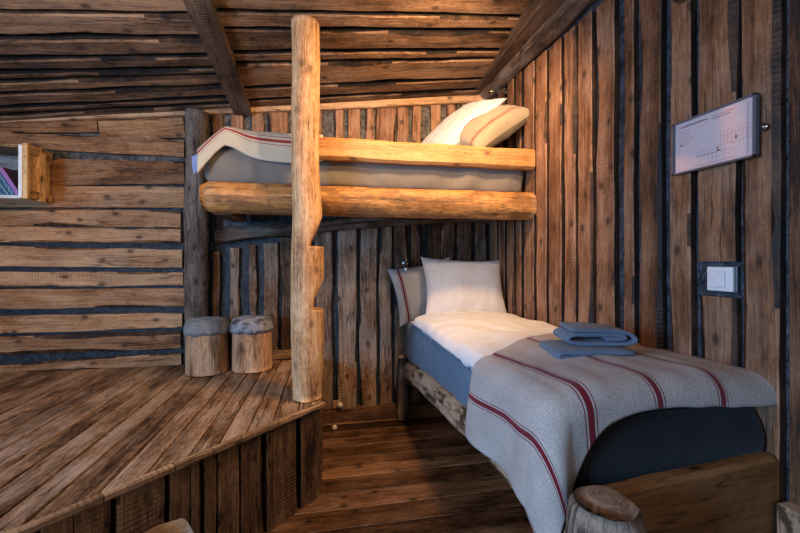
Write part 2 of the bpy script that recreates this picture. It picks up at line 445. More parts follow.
class MB:
    def __init__(s):
        s.v, s.f, s.uv, s.t, s.m, s.sm = [], [], [], [], [], []

    def face(s, idx, uvs, tone, mi=0, smooth=False):
        s.f.append(idx)
        s.uv.append(uvs)
        s.t.append(tone)
        s.m.append(mi)
        s.sm.append(smooth)

    def build(s, name, mats, parent=None, kind=None, loc=None):
        me = bpy.data.meshes.new(name)
        off = Vector(loc) if loc is not None else Vector((0, 0, 0))
        me.from_pydata([Vector(p) - off for p in s.v], [], s.f)
        ul = me.uv_layers.new(name='UVMap')
        k = 0
        for uvs in s.uv:
            for q in uvs:
                ul.data[k].uv = q
                k += 1
        at = me.attributes.new('tone', 'FLOAT', 'FACE')
        at.data.foreach_set('value', s.t)
        for m in (mats if isinstance(mats, (list, tuple)) else [mats]):
            me.materials.append(m)
        me.polygons.foreach_set('material_index', s.m)
        me.polygons.foreach_set('use_smooth', s.sm)
        me.validate()
        me.update()
        o = bpy.data.objects.new(name, me)
        COL.objects.link(o)
        o.location = off
        if parent is not None:
            o.parent = parent
            o.location = off - parent.location
        if kind:
            o['kind'] = kind
        return o

    # a rough sawn board: axes L (length), W (width), Nn (out of the face)
    def board(s, org, L, W, Nn, length, width, thick, wav=0.006, seg=None, tone=None, mi=0, bev=0.004, warp=None,
              taper=0.0, bow=0.0, bark=False):
        org, L, W, Nn = Vector(org), Vector(L), Vector(W), Vector(Nn)
        tone = R.random() if tone is None else tone
        seg = seg or max(2, int(length / 0.07))
        k1, k2, k3 = R.random() * 90, R.random() * 90, R.random() * 90
        uo, vo = R.random() * 40, R.random() * 40
        base = len(s.v)
        nc = 6
        bev = min(bev, width * 0.2)
        wl = []
        for i in range(seg + 1):
            u = length * i / seg
            e0 = -width / 2 + wav * (1.3 * nn(u * 2.6, k1) + 0.7 * nn(u * 11, k1 + 3)) - taper * (u / length - 0.5)
            e1 = width / 2 + wav * (1.3 * nn(u * 2.6, k2) + 0.7 * nn(u * 11, k2 + 3)) + taper * (u / length - 0.5)
            tz = thick + min(wav, 0.004) * 0.7 * nn(u * 3, k3)
            c = bow * math.sin(PI * u / length)
            ba = bb = bev
            da = db = bev
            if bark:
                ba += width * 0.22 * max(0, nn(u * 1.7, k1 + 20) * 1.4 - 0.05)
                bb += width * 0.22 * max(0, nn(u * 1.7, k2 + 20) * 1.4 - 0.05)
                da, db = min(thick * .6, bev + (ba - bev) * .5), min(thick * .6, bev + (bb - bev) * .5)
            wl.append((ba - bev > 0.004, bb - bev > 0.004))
            prof = [(e0, 0), (e0, tz - da), (e0 + ba, tz), (e1 - bb, tz), (e1, tz - db), (e1, 0)]
            for (a, n_) in prof:
                p = org + L * u + W * (a + c) + Nn * n_
                if warp:
                    p = warp(p)
                s.v.append(tuple(p))
        cum = [0, thick, thick + bev, thick + width - bev, thick + width, 2 * thick + width]
        for i in range(seg):
            u0, u1 = length * i / seg + uo, length * (i + 1) / seg + uo
            for j in range(nc - 1):
                a = base + i * nc + j
                s.face((a, a + 1, a + nc + 1, a + nc), ((u0, cum[j] + vo), (u0, cum[j + 1] + vo), (u1, cum[j + 1] + vo), (u1, cum[j] + vo)), tone - 0.62 if (bark and (j in (0, 4) or (j == 1 and wl[i][0]) or (j == 3 and wl[i][1]))) else (tone + 0.12 if (bark and j in (1, 3)) else tone), mi)  # bark wane, plus shade of the gaps put into the side faces' tone
            a = base + i * nc
            s.face((a + nc, a + nc + nc - 1, a + nc - 1, a), ((u1, vo), (u1, vo + width), (u0, vo + width), (u0, vo)), tone, mi)
        for i, rev in ((0, False), (seg, True)):
            ids = [base + i * nc + j for j in range(nc)]
            q = [(uo + s_[1], vo + s_[0]) for s_ in prof]
            if not rev:
                ids = ids[::-1]
                q = q[::-1]
            s.face(tuple(ids), tuple(q), tone, mi)
        return s

    def box(s, c, size, tone=0.5, mi=0, rot=None, bev=0.0, along=0):
        """axis aligned (or rotated) bevelled box"""
        c = Vector(c)
        hx = [x / 2 for x in size]
        bm = bmesh.new()
        bmesh.ops.create_cube(bm, size=1)
        for v in bm.verts:
            v.co = Vector((v.co.x * size[0], v.co.y * size[1], v.co.z * size[2]))
        if bev > 0:
            bmesh.ops.bevel(bm, geom=bm.edges[:], offset=min(bev, min(size) * 0.45), segments=2, affect='EDGES', profile=0.5)
        uo, vo = R.random() * 30, R.random() * 30
        base = len(s.v)
        bm.verts.index_update()
        bm.normal_update()
        oth = [k for k in (0, 1, 2) if k != along]
        for v in bm.verts:
            p = v.co.copy()
            s.v.append(tuple((rot @ p if rot else p) + c))
        for f in bm.faces:
            n = f.normal
            ax = max(range(3), key=lambda k: abs(n[k]))
            if ax == along:
                pu, pv = oth
            else:
                pu = along
                pv = [k for k in oth if k != ax][0]
            s.face(tuple(base + v.index for v in f.verts), tuple((v.co[pu] + uo, v.co[pv] + vo + (0.3 if ax == oth[0] else 0)) for v in f.verts), tone, mi)
        bm.free()
        return s

    def log(s, pts, radii, nseg=24, rough=0.004, tone=0.5, mi=0, cap=1, squash=None, clip=None, up=None, capr=0.0, freq=1.0):
        """a rough log along pts; squash=(a,b) scales the section; clip(i,dx,dy,t)->(dx,dy)"""
        pts = [Vector(p) for p in pts]
        n = len(pts)
        axis = (pts[-1] - pts[0]).normalized()
        ref = Vector(up) if up else (Vector((0, 0, 1)) if abs(axis.z) < 0.8 else Vector((0, 1, 0)))
        A = axis.cross(ref).normalized()
        B = A.cross(axis).normalized()      # A, B span the section
        k = R.random() * 50
        uo, vo = R.random() * 30, R.random() * 30
        base = len(s.v)
        dist = [0]
        for i in range(1, n):
            dist.append(dist[-1] + (pts[i] - pts[i - 1]).length)
        for i, p in enumerate(pts):
            for j in range(nseg):
                t = 2 * PI * j / nseg
                r = radii[i] * (1 + 0.0) + rough * (1.5 * nn(math.cos(t) * 1.2 * freq + k, math.sin(t) * 1.2 * freq, dist[i] * 2.5 * freq) + 0.6 * nn(math.cos(t) * 5 + k, math.sin(t) * 5, dist[i] * 9))
                dx, dy = r * math.cos(t), r * math.sin(t)
                if squash:
                    dx *= squash[0]
                    dy *= squash[1]
                if clip:
                    dx, dy = clip(i, dx, dy, dist[i])
                s.v.append(tuple(p + A * dx + B * dy))
        rm = sum(radii) / n
        for i in range(n - 1):
            for j in range(nseg):
                j2 = (j + 1) % nseg
                a, b_, c_, d = base + i * nseg + j, base + i * nseg + j2, base + (i + 1) * nseg + j2, base + (i + 1) * nseg + j
                v0, v1 = 2 * PI * rm * j / nseg + vo, 2 * PI * rm * (j + 1) / nseg + vo
                s.face((a, d, c_, b_), ((dist[i] + uo, v0), (dist[i + 1] + uo, v0), (dist[i + 1] + uo, v1), (dist[i] + uo, v1)), tone, mi, True)
        if cap is not None:
            for i, sgn in ((0, -1), (n - 1, 1)):
                # small chamfer ring then a flat end
                ring = [base + i * nseg + j for j in range(nseg)]
                cen = sum((Vector(s.v[q]) for q in ring), Vector()) / nseg
                ch = 0.006 + (capr if sgn > 0 else 0)
                b2 = len(s.v)
                for q in ring:
                    w_ = Vector(s.v[q])
                    s.v.append(tuple(cen + (w_ - cen) * (1 - (0.006 + (capr if sgn > 0 else 0)) / max(0.01, radii[i])) + axis * sgn * ch * 0.7))
                r2 = [b2 + j for j in range(nseg)]
                for j in range(nseg):
                    j2 = (j + 1) % nseg
                    q = (ring[j], ring[j2], r2[j2], r2[j])
                    if sgn < 0:
                        q = q[::-1]
                    uq = tuple(((Vector(s.v[w_]) - cen).dot(A), (Vector(s.v[w_]) - cen).dot(B)) for w_ in q)
                    s.face(q, uq, tone, cap, True)
                ce = len(s.v)
                s.v.append(tuple(cen + axis * sgn * ch * 0.75))
                for j in range(nseg):
                    j2 = (j + 1) % nseg
                    pa, pb = Vector(s.v[r2[j]]) - cen, Vector(s.v[r2[j2]]) - cen
                    q = (r2[j], r2[j2], ce)
                    uvq = ((pa.dot(A), pa.dot(B)), (pb.dot(A), pb.dot(B)), (0, 0))
                    if sgn < 0:
                        q = q[::-1]
                        uvq = uvq[::-1]
                    s.face(q, uvq, tone, cap)
        return s

    def grid(s, fn, nu, nv, uvfn, tone=0.5, mi=0, close=False, flip=False):
        base = len(s.v)
        for i in range(nu + 1):
            for j in range(nv + 1):
                s.v.append(tuple(fn(i / nu, j / nv)))
        for i in range(nu):
            for j in range(nv):
                a = base + i * (nv + 1) + j
                q = (a, a + nv + 1, a + nv + 2, a + 1)
                uq = (uvfn(i / nu, j / nv), uvfn((i + 1) / nu, j / nv), uvfn((i + 1) / nu, (j + 1) / nv), uvfn(i / nu, (j + 1) / nv))
                if flip:
                    q, uq = q[::-1], uq[::-1]
                s.face(q, uq, tone, mi, True)
        return s


def tag(o, label, cat, group=None):
    o['label'] = label
    o['category'] = cat
    if group:
        o['group'] = group
    return o


def thing(name, loc, label, cat, group=None):
    o = bpy.data.objects.new(name, None)
    COL.objects.link(o)
    o.empty_display_size = 0.1
    o.location = loc
    return tag(o, label, cat, group)


def lathe(mb, c, prof, nseg=24, tone=0.5, mi=0, axis='Z'):
    c = Vector(c)
    base = len(mb.v)
    for (r, h) in prof:
        for j in range(nseg):
            t = 2 * PI * j / nseg
            if axis == 'Z':
                p = Vector((r * math.cos(t), r * math.sin(t), h))
            elif axis == 'Y':
                p = Vector((r * math.cos(t), -h, r * math.sin(t)))
            else:
                p = Vector((-h, -r * math.cos(t), r * math.sin(t)))
            mb.v.append(tuple(c + p))
    for i in range(len(prof) - 1):
        for j in range(nseg):
            j2 = (j + 1) % nseg
            a, b_, c_, d = base + i * nseg + j, base + i * nseg + j2, base + (i + 1) * nseg + j2, base + (i + 1) * nseg + j
            u = j / nseg
            mb.face((a, b_, c_, d), ((u, prof[i][1]), (u, prof[i][1]), (u, prof[i + 1][1]), (u, prof[i + 1][1])), tone, mi, True)
    mb.face(tuple(base + (len(prof) - 1) * nseg + j for j in range(nseg)), tuple((0, 0) for _ in range(nseg)), tone, mi)
    mb.face(tuple(base + j for j in range(nseg))[::-1], tuple((0, 0) for _ in range(nseg)), tone, mi)
    return mb


X3, Y3, Z3 = Vector((1, 0, 0)), Vector((0, 1, 0)), Vector((0, 0, 1))


def ceil_z(X, Y):
    zb = 2.505 + 0.136 * (X + 0.12)
    rise = 0.17 - 0.035 * (X + 0.64)
    return zb + rise * (YB - Y)


# ------------------------------------------------------------------ lower floor
mb = MB()
y = YF
while y < YB + 0.05:
    wd = R.uniform(0.10, 0.15)
    mb.board((XL, y + wd / 2, -0.03), X3, Y3, Z3, XR - XL + 0.05, wd - 0.003, 0.03, wav=0.0012, seg=30, bev=0.003)
    y += wd
mb.box(((XL + XR) / 2, (YF + YB) / 2, -0.06), (XR - XL + .1, YB - YF + .1, 0.05), mi=1)
mb.build('floor', [M['floor'], M['dark']], kind='structure')

# ------------------------------------------------------------------ right wall
mb = MB()
mb.box((XR + 0.032, (YF + YB) / 2, 1.4), (0.04, YB - YF + 0.2, 3.4), mi=1)
RW = [(489, 497), (498, 505), (506.5, 514), (515.3, 521.6), (523.5, 534), (535, 546.5), (548.5, 561.5), (563.5, 575.5),
      (578, 592.5), (596, 614.5), (623, 633.5), (639, 661), (669.5, 691), (697, 735), (740.5, 779)]
TOPZ = 2.60
for i, (a, b_) in enumerate(RW):
    y1, y0 = yr(a + 0.3, XR - 0.02), yr(b_ - 0.7, XR - 0.02)
    tn = [.5, .35, .45, .3, .5, .55, .45, .6, .55, .5, .45, .3, .5, .45, .5][i]
    z0, z1 = 0.0, 2.435 + 0.064 * (y0 + y1) / 2
    segs = [(z0, z1)]
    if i == 13:
        segs = [(0.0, 1.142), (1.265, z1)]      # cut out round the switch
    for (q0, q1) in segs:
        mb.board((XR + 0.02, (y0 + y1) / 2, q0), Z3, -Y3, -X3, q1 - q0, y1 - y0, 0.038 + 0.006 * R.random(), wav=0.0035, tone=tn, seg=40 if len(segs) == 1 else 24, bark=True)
    if i == 13:                                  # dark bark edge along this board
        pass
y = yr(789.5, XR - 0.012)
while y > YF:
    wd = R.uniform(0.09, 0.13)
    mb.board((XR + 0.02, y - wd / 2, 0), Z3, -Y3, -X3, 2.5, wd, 0.038, wav=0.003, seg=24)
    y -= wd + 0.018
mb.build('wall_right', [M['wall'], M['tar_right']], kind='structure')

# rough grey plate and dark beam where the right wall meets the ceiling
mb = MB()
P = [(XR - 0.035, YB - (YB - YF) * k_ / 40, 2.675 - 0.03 * k_ / 40) for k_ in range(41)]
mb.log(P, [0.074 + 0.006 * nn(k_ * .35, 3) for k_ in range(41)], rough=0.008, tone=0.35, nseg=20)
mb.build('trim_1', [M['oldlog']], kind='structure')
mb = MB()
Lv = Vector((-0.04, -1, 0)).normalized()
mb.board((1.235, YB - .02, 2.76), Lv, Vector((-Lv.y, Lv.x, 0)), -Z3, YB - YF - .04, 0.115, 0.105, wav=0.006, tone=0.5, seg=60, bev=.01)
mb.board((1.235, YB - .02, 2.76), Lv, Vector((-Lv.y, Lv.x, 0)), Z3, YB - YF - .04, 0.11, 0.6, wav=0.002, tone=0.5, seg=20)
mb.build('trim_2', [M['beam']], kind='structure')

# ------------------------------------------------------------------ back wall
mb = MB()
XC = xb(186.5)
mb.box(((XL + XR) / 2, YB + 0.03, 0.85), (XR - XL + .2, 0.04, 2.2), mi=1)
mb.box(((XL + XR) / 2, YB + 0.03, 2.45), (XR - XL + .2, 0.04, 1.0), mi=2)


def hboard(u0, u1, yl0, yl1, yr0, yr1, tone=None, ul=0, ur=183, th=0.03):
    """horizontal board; yl0,yl1 = top and bottom row at column ul; yr0,yr1 at column ur"""
    Yp = YB - 0.02
    xa, xc = xb(ul, Yp), xb(ur, Yp)
    za0, za1 = zz(yl0, xa, Yp), zz(yl1, xa, Yp)
    zc0, zc1 = zz(yr0, xc, Yp), zz(yr1, xc, Yp)
    x0, x1 = xb(u0, Yp), xb(u1, Yp)
    if u0 <= 0:
        x0 = XL
    f = lambda a, c, x: a + (c - a) * (x - xa) / (xc - xa)
    t0, t1, b0, b1 = f(za0, zc0, x0), f(za0, zc0, x1), f(za1, zc1, x0), f(za1, zc1, x1)
    m0, m1 = (t0 + b0) / 2, (t1 + b1) / 2
    w0, w1 = t0 - b0, t1 - b1
    Lv = Vector((x1 - x0, 0, m1 - m0))
    ln = Lv.length
    Lv.normalize()
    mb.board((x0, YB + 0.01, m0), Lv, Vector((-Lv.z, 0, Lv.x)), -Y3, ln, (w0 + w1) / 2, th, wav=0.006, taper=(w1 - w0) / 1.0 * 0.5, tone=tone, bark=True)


hboard(0, 97, 121, 133, 119, 130, .45)
hboard(99, 184, 125, 144, 117, 137, .6)
hboard(0, 184, 132, 147, 140, 157, .55)
hboard(0, 184, 157, 186, 162, 184, .3)
hboard(0, 184, 184, 207, 187, 208, .7)
hboard(0, 180.5, 208, 225, 211, 228, .75)
hboard(0, 180.5, 226, 242, 229.5, 243, .8)
hboard(0, 182, 246, 267, 250, 267.5, .9)
hboard(0, 183, 272, 286.5, 272, 285.5, .95)
hboard(0, 184, 289.5, 309, 288, 307, .6)
hboard(0, 182, 315.5, 334, 313, 327.5, .8)
hboard(0, 180.5, 336.5, 356, 331, 348, .45)
hboard(0, 181, 365, 376, 353, 366, .65)

# standing boards, lower stretch
LO = [(213, 220, .45, 252), (230, 239, .75, 248), (249, 255.5, .5, 245), (264, 278, .6, 243), (279.5, 292, .2, 238),
      (297, 311, .5, 232), (315, 332.5, .6, 228), (338, 356, .75, 224), (361, 377, .6, 224), (380.5, 392, .6, 226),
      (395, 408, .35, 222), (410.5, 420.5, .3, 222), (427, 441, .25, 222), (442.5, 454.5, .3, 222), (456.5, 471.5, .35, 222), (475, 486.5, .3, 222)]
for (a, b_, tn, top) in LO:
    x0, x1 = xb(a, YB - 0.02), xb(b_, YB - 0.02)
    ztop = zz(top, (x0 + x1) / 2, YB)
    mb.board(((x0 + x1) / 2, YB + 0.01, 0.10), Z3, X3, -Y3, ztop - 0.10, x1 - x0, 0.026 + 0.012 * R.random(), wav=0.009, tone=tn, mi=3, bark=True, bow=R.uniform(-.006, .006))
# standing boards, upper stretch
UP = [(212, 222, .5), (231, 243, .6), (252, 263, .6), (268, 287, .6), (292, 306, .6), (313, 322, .5), (334, 343, .6), (348, 360, .75), (366, 374, .65),
      (377, 396, .6), (397.5, 408, .7), (413, 421, .75), (431, 441.5, .8), (447, 456, .75), (461, 471, .7), (475, 485, .7)]
for (a, b_, tn) in UP:
    x0, x1 = xb(a, YB - 0.02), xb(b_, YB - 0.02)
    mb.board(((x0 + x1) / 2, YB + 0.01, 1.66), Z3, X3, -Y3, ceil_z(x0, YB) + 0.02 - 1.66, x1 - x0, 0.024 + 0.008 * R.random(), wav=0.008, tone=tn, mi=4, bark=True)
mb.build('wall_back', [M['wall_left'], M['tar'], M['tar_upper'], M['wall_back'], M['wall']], kind='structure')

# skirting log along the back wall at the lower floor
mb = MB()
mb.board((-0.05, YB + 0.01, 0.05), X3, Z3, -Y3, XR + 0.05, 0.10, 0.055, wav=0.012, tone=0.5, mi=0)
mb.build('baseboard_back', [M['floor']], kind='structure')
mb = MB()
mb.board((xb(209), YB + 0.01, ZP + 0.035), X3, Z3, -Y3, -0.12 - xb(209), 0.07, 0.045, wav=0.006, tone=0.7, mi=0)
mb.build('baseboard_platform', [M['trimw']], kind='structure')

# beam along the top of the back wall
mb = MB()
xa, xc = XL, XR - 0.05
Yt = YB - 0.05
zl = zz(117, xb(0, Yt), Yt)
zr = zz(98, xb(480, Yt), Yt)
sl = (zr - zl) / (xb(480, Yt) - xb(0, Yt))
Lv = Vector((1, 0, sl)).normalized()
mb.board((xa, YB + 0.01, zl + sl * (xa - xb(0, Yt))), Lv, Vector((-Lv.z, 0, Lv.x)), -Y3, (xc - xa) / Lv.x, 0.072, 0.065, wav=0.006, tone=0.95, bev=0.008)
mb.build('trim_3', [M['trimw']], kind='structure')

# ledger log carrying the bunk on the back wall
mb = MB()
P = []
for i in range(24):
    t = i / 23
    x = -0.80 + t * 2.13
    P.append((x, YB - 0.065, 1.435 + 0.19 * min(1, t * 1.25) ** 0.8 + 0.01 * nn(x * 2)))
mb.log(P, [0.048 + 0.006 * nn(i * .4, 5) for i in range(24)], rough=0.008, tone=0.35)
mb.build('trim_4', [M['oldlog'], M['end']], kind='structure')

# ------------------------------------------------------------------ plain left wall and wall behind the viewer (window openings)
def wall_with_window(name, axis, pos, lo, hi, wlo, whi, z0, z1, zt=3.3):
    mb = MB()
    def vb(a, b_, q0, q1):
        n = max(1, round((b_ - a) / 0.14))
        for k in range(n):
            c = a + (b_ - a) * (k + 0.5) / n
            if axis == 'X':
                mb.board((pos, c, q0), Z3, Y3, X3, q1 - q0, (b_ - a) / n - 0.006, 0.03, wav=0.001, seg=3)
            else:
                mb.board((c, pos, q0), Z3, -X3, Y3, q1 - q0, (b_ - a) / n - 0.006, 0.03, wav=0.001, seg=3)
    vb(lo, wlo, 0, zt)
    vb(whi, hi, 0, zt)
    vb(wlo, whi, 0, z0)
    vb(wlo, whi, z1, zt)
    return mb.build(name, [M['plain_wall']], kind='structure')


wall_with_window('wall_left', 'X', XL - 0.03, YF, YB, -0.85, 0.35, 0.95, 1.95)
wall_with_window('wall_front', 'Y', YF - 0.03, XL, XR, -0.7, 0.9, 0.95, 2.05)


def window(name, axis, pos, a, b_, z0, z1):
    mb = MB()
    c, wd = (a + b_) / 2, b_ - a
    parts = [(c, z0, wd + .1, .05), (c, z1, wd + .1, .05), (a, (z0 + z1) / 2, .05, z1 - z0), (b_, (z0 + z1) / 2, .05, z1 - z0), (c, (z0 + z1) / 2, .04, z1 - z0)]
    for (h, z, sw, sz) in parts:
        if axis == 'X':
            mb.box((pos, h, z), (.05, sw, sz), bev=.004)
        else:
            mb.box((h, pos, z), (sw, .05, sz), bev=.004)
    return mb.build(name, [M['trimw']], kind='structure')


window('window_1', 'X', XL - 0.035, -0.85, 0.35, 0.95, 1.95)
window('window_2', 'Y', YF - 0.035, -0.7, 0.9, 0.95, 2.05)

# ------------------------------------------------------------------ ceiling
def ceil_hit(u, v):
    """depth at which the ray through (u, v) meets the ceiling"""
    lo, hi = 0.3, 6.0
    for _ in range(50):
        mY = (lo + hi) / 2
        x = xb(u, mY)
        if zz(v, x, mY) < ceil_z(x, mY):
            lo = mY
        else:
            hi = mY
    return lo


def cwarp(p):
    return Vector((p.x, p.y, ceil_z(p.x, p.y) - p.z))


mb = MB()
XBM = -0.64      # big beam


def crow(u, vs, x0, x1, tones, first_gap=0.02):
    ys = [ceil_hit(u, v) for v in vs]
    for k in range(len(ys) - 1):
        ya, yb_ = ys[k + 1], ys[k]         # ys decrease in row -> nearer
        lo, hi = min(ya, yb_), max(ya, yb_)
        g = 0.021
        L_ = x1 - x0
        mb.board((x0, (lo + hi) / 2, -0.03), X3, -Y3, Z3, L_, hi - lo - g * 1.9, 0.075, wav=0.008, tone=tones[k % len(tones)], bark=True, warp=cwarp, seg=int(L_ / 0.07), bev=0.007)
    return ys


# rows listed from the back (low in the picture) to the front
ysl = crow(110, [110.5, 103, 96, 83, 71, 63, 49.5, 30, 3.5], XL, XBM, [.5, .35, .55, .7, .3, .4, .5, .75])
ysr = crow(450, [95, 85, 74, 53, 43.5, 23, 7], XBM, XR, [.35, .5, .7, .45, .4, .65])
for (x0, x1, y_) in ((XL, XBM, ysl[-1]), (XBM, XR, ysr[-1])):
    y0 = y_
    while y0 > YF:
        wd = R.uniform(0.12, 0.2)
        mb.board((x0, y0 - wd / 2, 0.0), X3, -Y3, Z3, x1 - x0, wd - 0.022, 0.045, wav=0.007, warp=cwarp, seg=20, bev=0.006)
        y0 -= wd


def slab(i, j):
    x = XL - 0.1 + (XR - XL + 0.2) * i
    y_ = YF - 0.1 + (YB - YF + 0.2) * j
    return (x, y_, ceil_z(x, y_) + 0.034)


mb.grid(slab, 12, 12, lambda a, c: (a, c), mi=1, flip=True)
mb.build('ceiling', [M['ceil'], M['dark']], kind='structure')

mb = MB()
zb = lambda y_: ceil_z(XBM, y_)
ya, yb2 = YB - 0.03, YF
Lv = Vector((0, yb2 - ya, zb(yb2) - zb(ya))).normalized()
mb.board((XBM + 0.015, ya, zb(ya) - 0.085), Lv, X3, Vector((0, -Lv.z, Lv.y)) * (-1 if Lv.y < 0 else 1), (yb2 - ya) / Lv.y, 0.125, 0.09, wav=0.008, tone=0.5, seg=60, bev=0.012)
mb.build('trim_5', [M['beam']], kind='structure')

# ------------------------------------------------------------------ raised floor
PA = Vector((-0.03, 2.09, 0))
ED = Vector((-0.819, -0.807, 0)).normalized()     # along its front edge, towards the left
EN = Vector((-ED.y, ED.x, 0)) * -1                # outwards (towards the viewer's right)
if EN.dot(Vector((1, -1, 0))) < 0:
    EN = -EN
plat = thing('raised_platform', (-1.2, 2.2, 0), 'raised plank platform with a diagonal front edge and vertical board facing', 'platform')
mb = MB()
x = -0.035
tones = [.5, .35, .5, .6, .4, .5, .55, .4]
k = 0
while x > XL + 0.06:
    wd = R.uniform(0.085, 0.125)
    x1 = x
    x0 = max(x - wd, XL + 0.004)
    # front end is cut along the diagonal edge
    base = len(mb.v)
    yo = lambda xx: PA.y + (xx - PA.x) * (ED.y / ED.x)
    n = 30
    uo, vo = R.random() * 30, R.random() * 30
    tn = tones[k % 8] + R.uniform(-.1, .1)
    b = 0.0034
    for i in range(n + 1):
        for (xx, z) in ((x0 + b, ZP - 0.03), (x0 + b, ZP - b), (x0 + 2 * b, ZP), (x1 - 2 * b, ZP), (x1 - b, ZP - b), (x1 - b, ZP - 0.03)):
            f = yo(xx)
            yy = f + (YB - 0.045 - f) * i / n
            mb.v.append((xx, yy, z + 0.0012 * nn(xx * 20, yy * 3)))
    for i in range(n):
        for j in range(5):
            a = base + i * 6 + j
            q = (a, a + 1, a + 7, a + 6)[::-1]
            vs = [mb.v[t] for t in q]
            mb.face(q, tuple((p[1] + uo, p[0] + vo) for p in vs), tn)
    q = tuple(base + j for j in range(6))
    mb.face(q, tuple((mb.v[t][2] + uo, mb.v[t][0] + vo) for t in q), tn)
    x = x0
    k += 1
mb.build('deck', [M['deck']], plat, loc=(-1.2, 2.2, ZP))
# rounded nosing strips
mb = MB()
marks = [0.0, 0.30, 0.49, 0.615, 0.76, 0.98, 1.3, 1.75, 2.2, 2.9, 3.6]
for a, c in zip(marks[:-1], marks[1:]):
    p = PA + ED * (a + 0.002) + EN * 0.0
    mb.board((p.x, p.y, ZP - 0.013), ED, Z3, EN, c - a - 0.004, 0.026, 0.024, wav=0.0012, tone=R.uniform(.4, .8), bev=0.009, seg=8)
mb.build('edge_strip', [M['trimw']], plat, loc=(PA.x, PA.y, ZP))
# facing boards
mb = MB()


def face_t(u):                 # distance along the edge of the point seen at column u
    r = ray_ratio(u)
    # (PA + t*ED).x / .y = r
    return (r * PA.y - PA.x) / (ED.x - r * ED.y)


FB = [(302, 321), (268, 298.5), (242, 264.5), (219, 240), (205.5, 217.5), (192, 202.5), (170.5, 191.5), (117, 165.5), (105, 111.5), (76, 104.5), (41, 74), (12, 33), (-20, 9)]
tf = [.3, .35, .35, .45, .4, .45, .5, .75, .3, .6, .6, .6, .5]
for (a, c), tn in zip([(u0, u1) for u0, u1 in FB], tf):
    t0, t1 = face_t(c), face_t(a)
    p = PA + ED * ((t0 + t1) / 2) - EN * 0.03
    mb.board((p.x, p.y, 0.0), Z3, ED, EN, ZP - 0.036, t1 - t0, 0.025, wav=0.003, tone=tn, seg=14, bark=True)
t = face_t(-20) + 0.02
while t < 3.5:
    p = PA + ED * (t + 0.05) - EN * 0.03
    mb.board((p.x, p.y, 0.0), Z3, ED, EN, ZP - 0.036, 0.095, 0.025, wav=0.003, seg=6)
    t += 0.11
# return side along the aisle
y = PA.y + 0.03
while y < YB - 0.05:
    mb.board((PA.x - 0.03, y + 0.05, 0.0), Z3, Y3, X3, ZP - 0.036, 0.095, 0.025, wav=0.002, tone=.4, seg=8)
    y += 0.105
mb.build('facing_boards', [M['skirt']], plat, loc=(PA.x, PA.y, 0))
mb = MB()
p1 = PA - EN * 0.035
p2 = PA + ED * 3.6 - EN * 0.035
vs = [(p1.x - .03, p1.y + .03, 0), (p2.x, p2.y, 0), (p2.x, p2.y, ZP - .032), (p1.x - .03, p1.y + .03, ZP - .032), (p1.x - .03, YB - .01, ZP - .032), (p1.x - .03, YB - .01, 0)]
mb.v = vs
mb.face((0, 3, 2, 1), ((0, 0),) * 4, .5)
mb.face((0, 5, 4, 3), ((0, 0),) * 4, .5)
mb.build('dark_backing', [M['dark']], plat, loc=(PA.x, PA.y, 0))

# ------------------------------------------------------------------ logs standing upright
mb = MB()
px, py = -0.925, YB - 0.105
log_top = zl + sl * (px - xb(0, Yt)) - 0.05
P = [(px + 0.008 * nn(i * .3, 2), py, ZP + .006 + (log_top - ZP) * i / 30) for i in range(31)]
mb.log(P, [0.074 + 0.004 * nn(i * .25, 8) for i in range(31)], rough=0.006, tone=0.5, nseg=28)
o = mb.build('log_post', [M['oldlog'], M['end']], loc=(px, py, ZP))
tag(o, 'weathered grey log post against the back wall behind the stools', 'post')

mb = MB()
px, py = -0.122, 2.145
ztop = ceil_z(px, py) - 0.075
# levels: (z, right-hand limit)
zs = []


def lim(z):
    pts = [(0, .095), (0.95, .095), (0.951, .04), (1.0, .04), (1.13, .075), (1.172, .075), (1.28, 0.1), (3, .1)]
    return pts


# notch data from image rows (right edge at local x)
rows = [(400, .092), (310.5, .098), (309.5, .030), (300, .036), (280, .09), (250, .094), (246.5, .088), (245.8, .008), (215, .082), (190, .085), (160, .2), (15, .2)]
nr = [(zz(v, px, 2.1), l) for v, l in rows]


def limit(z):
    if z <= nr[0][0]:
        return nr[0][1]
    for (a, la), (b_, lb) in zip(nr[:-1], nr[1:]):
        if a <= z <= b_:
            return la + (lb - la) * (z - a) / max(1e-6, b_ - a)
    return nr[-1][1]


zl_ = sorted(set([ZP + (ztop - ZP) * i / 60 for i in range(61)] + [a for a, _ in nr[1:8]]))
zl_ = [z for z in zl_ if ZP + .03 <= z <= ztop]
zl_ = [ZP + 0.007] + zl_
P = [(px + 0.003 * nn(z * 1.3, 4) + 0.013 * max(0, min(1, (1.75 - z) / 0.3)), py, z) for z in zl_]
rad = [0.0755 + 0.013 * max(0, min(1, (1.55 - z) / 0.3)) * max(0, min(1, (z - 0.5) / 0.3)) for z in zl_]


def pclip(i, dx, dy, t):
    # section axes: A = axis x ref ; for a vertical axis with ref Y, A = -X
    l = limit(zl_[i])
    if -dx > l:
        dx = -l
    return dx, dy


mb.log(P, rad, rough=0.0045, tone=0.55, nseg=44, clip=pclip, capr=0.018)
o = mb.build('notched_ladder_post', [M['post'], M['end_pale']], loc=(px, py, ZP))
tag(o, 'pale peeled log post with carved climbing notches in front of the bunk', 'post')

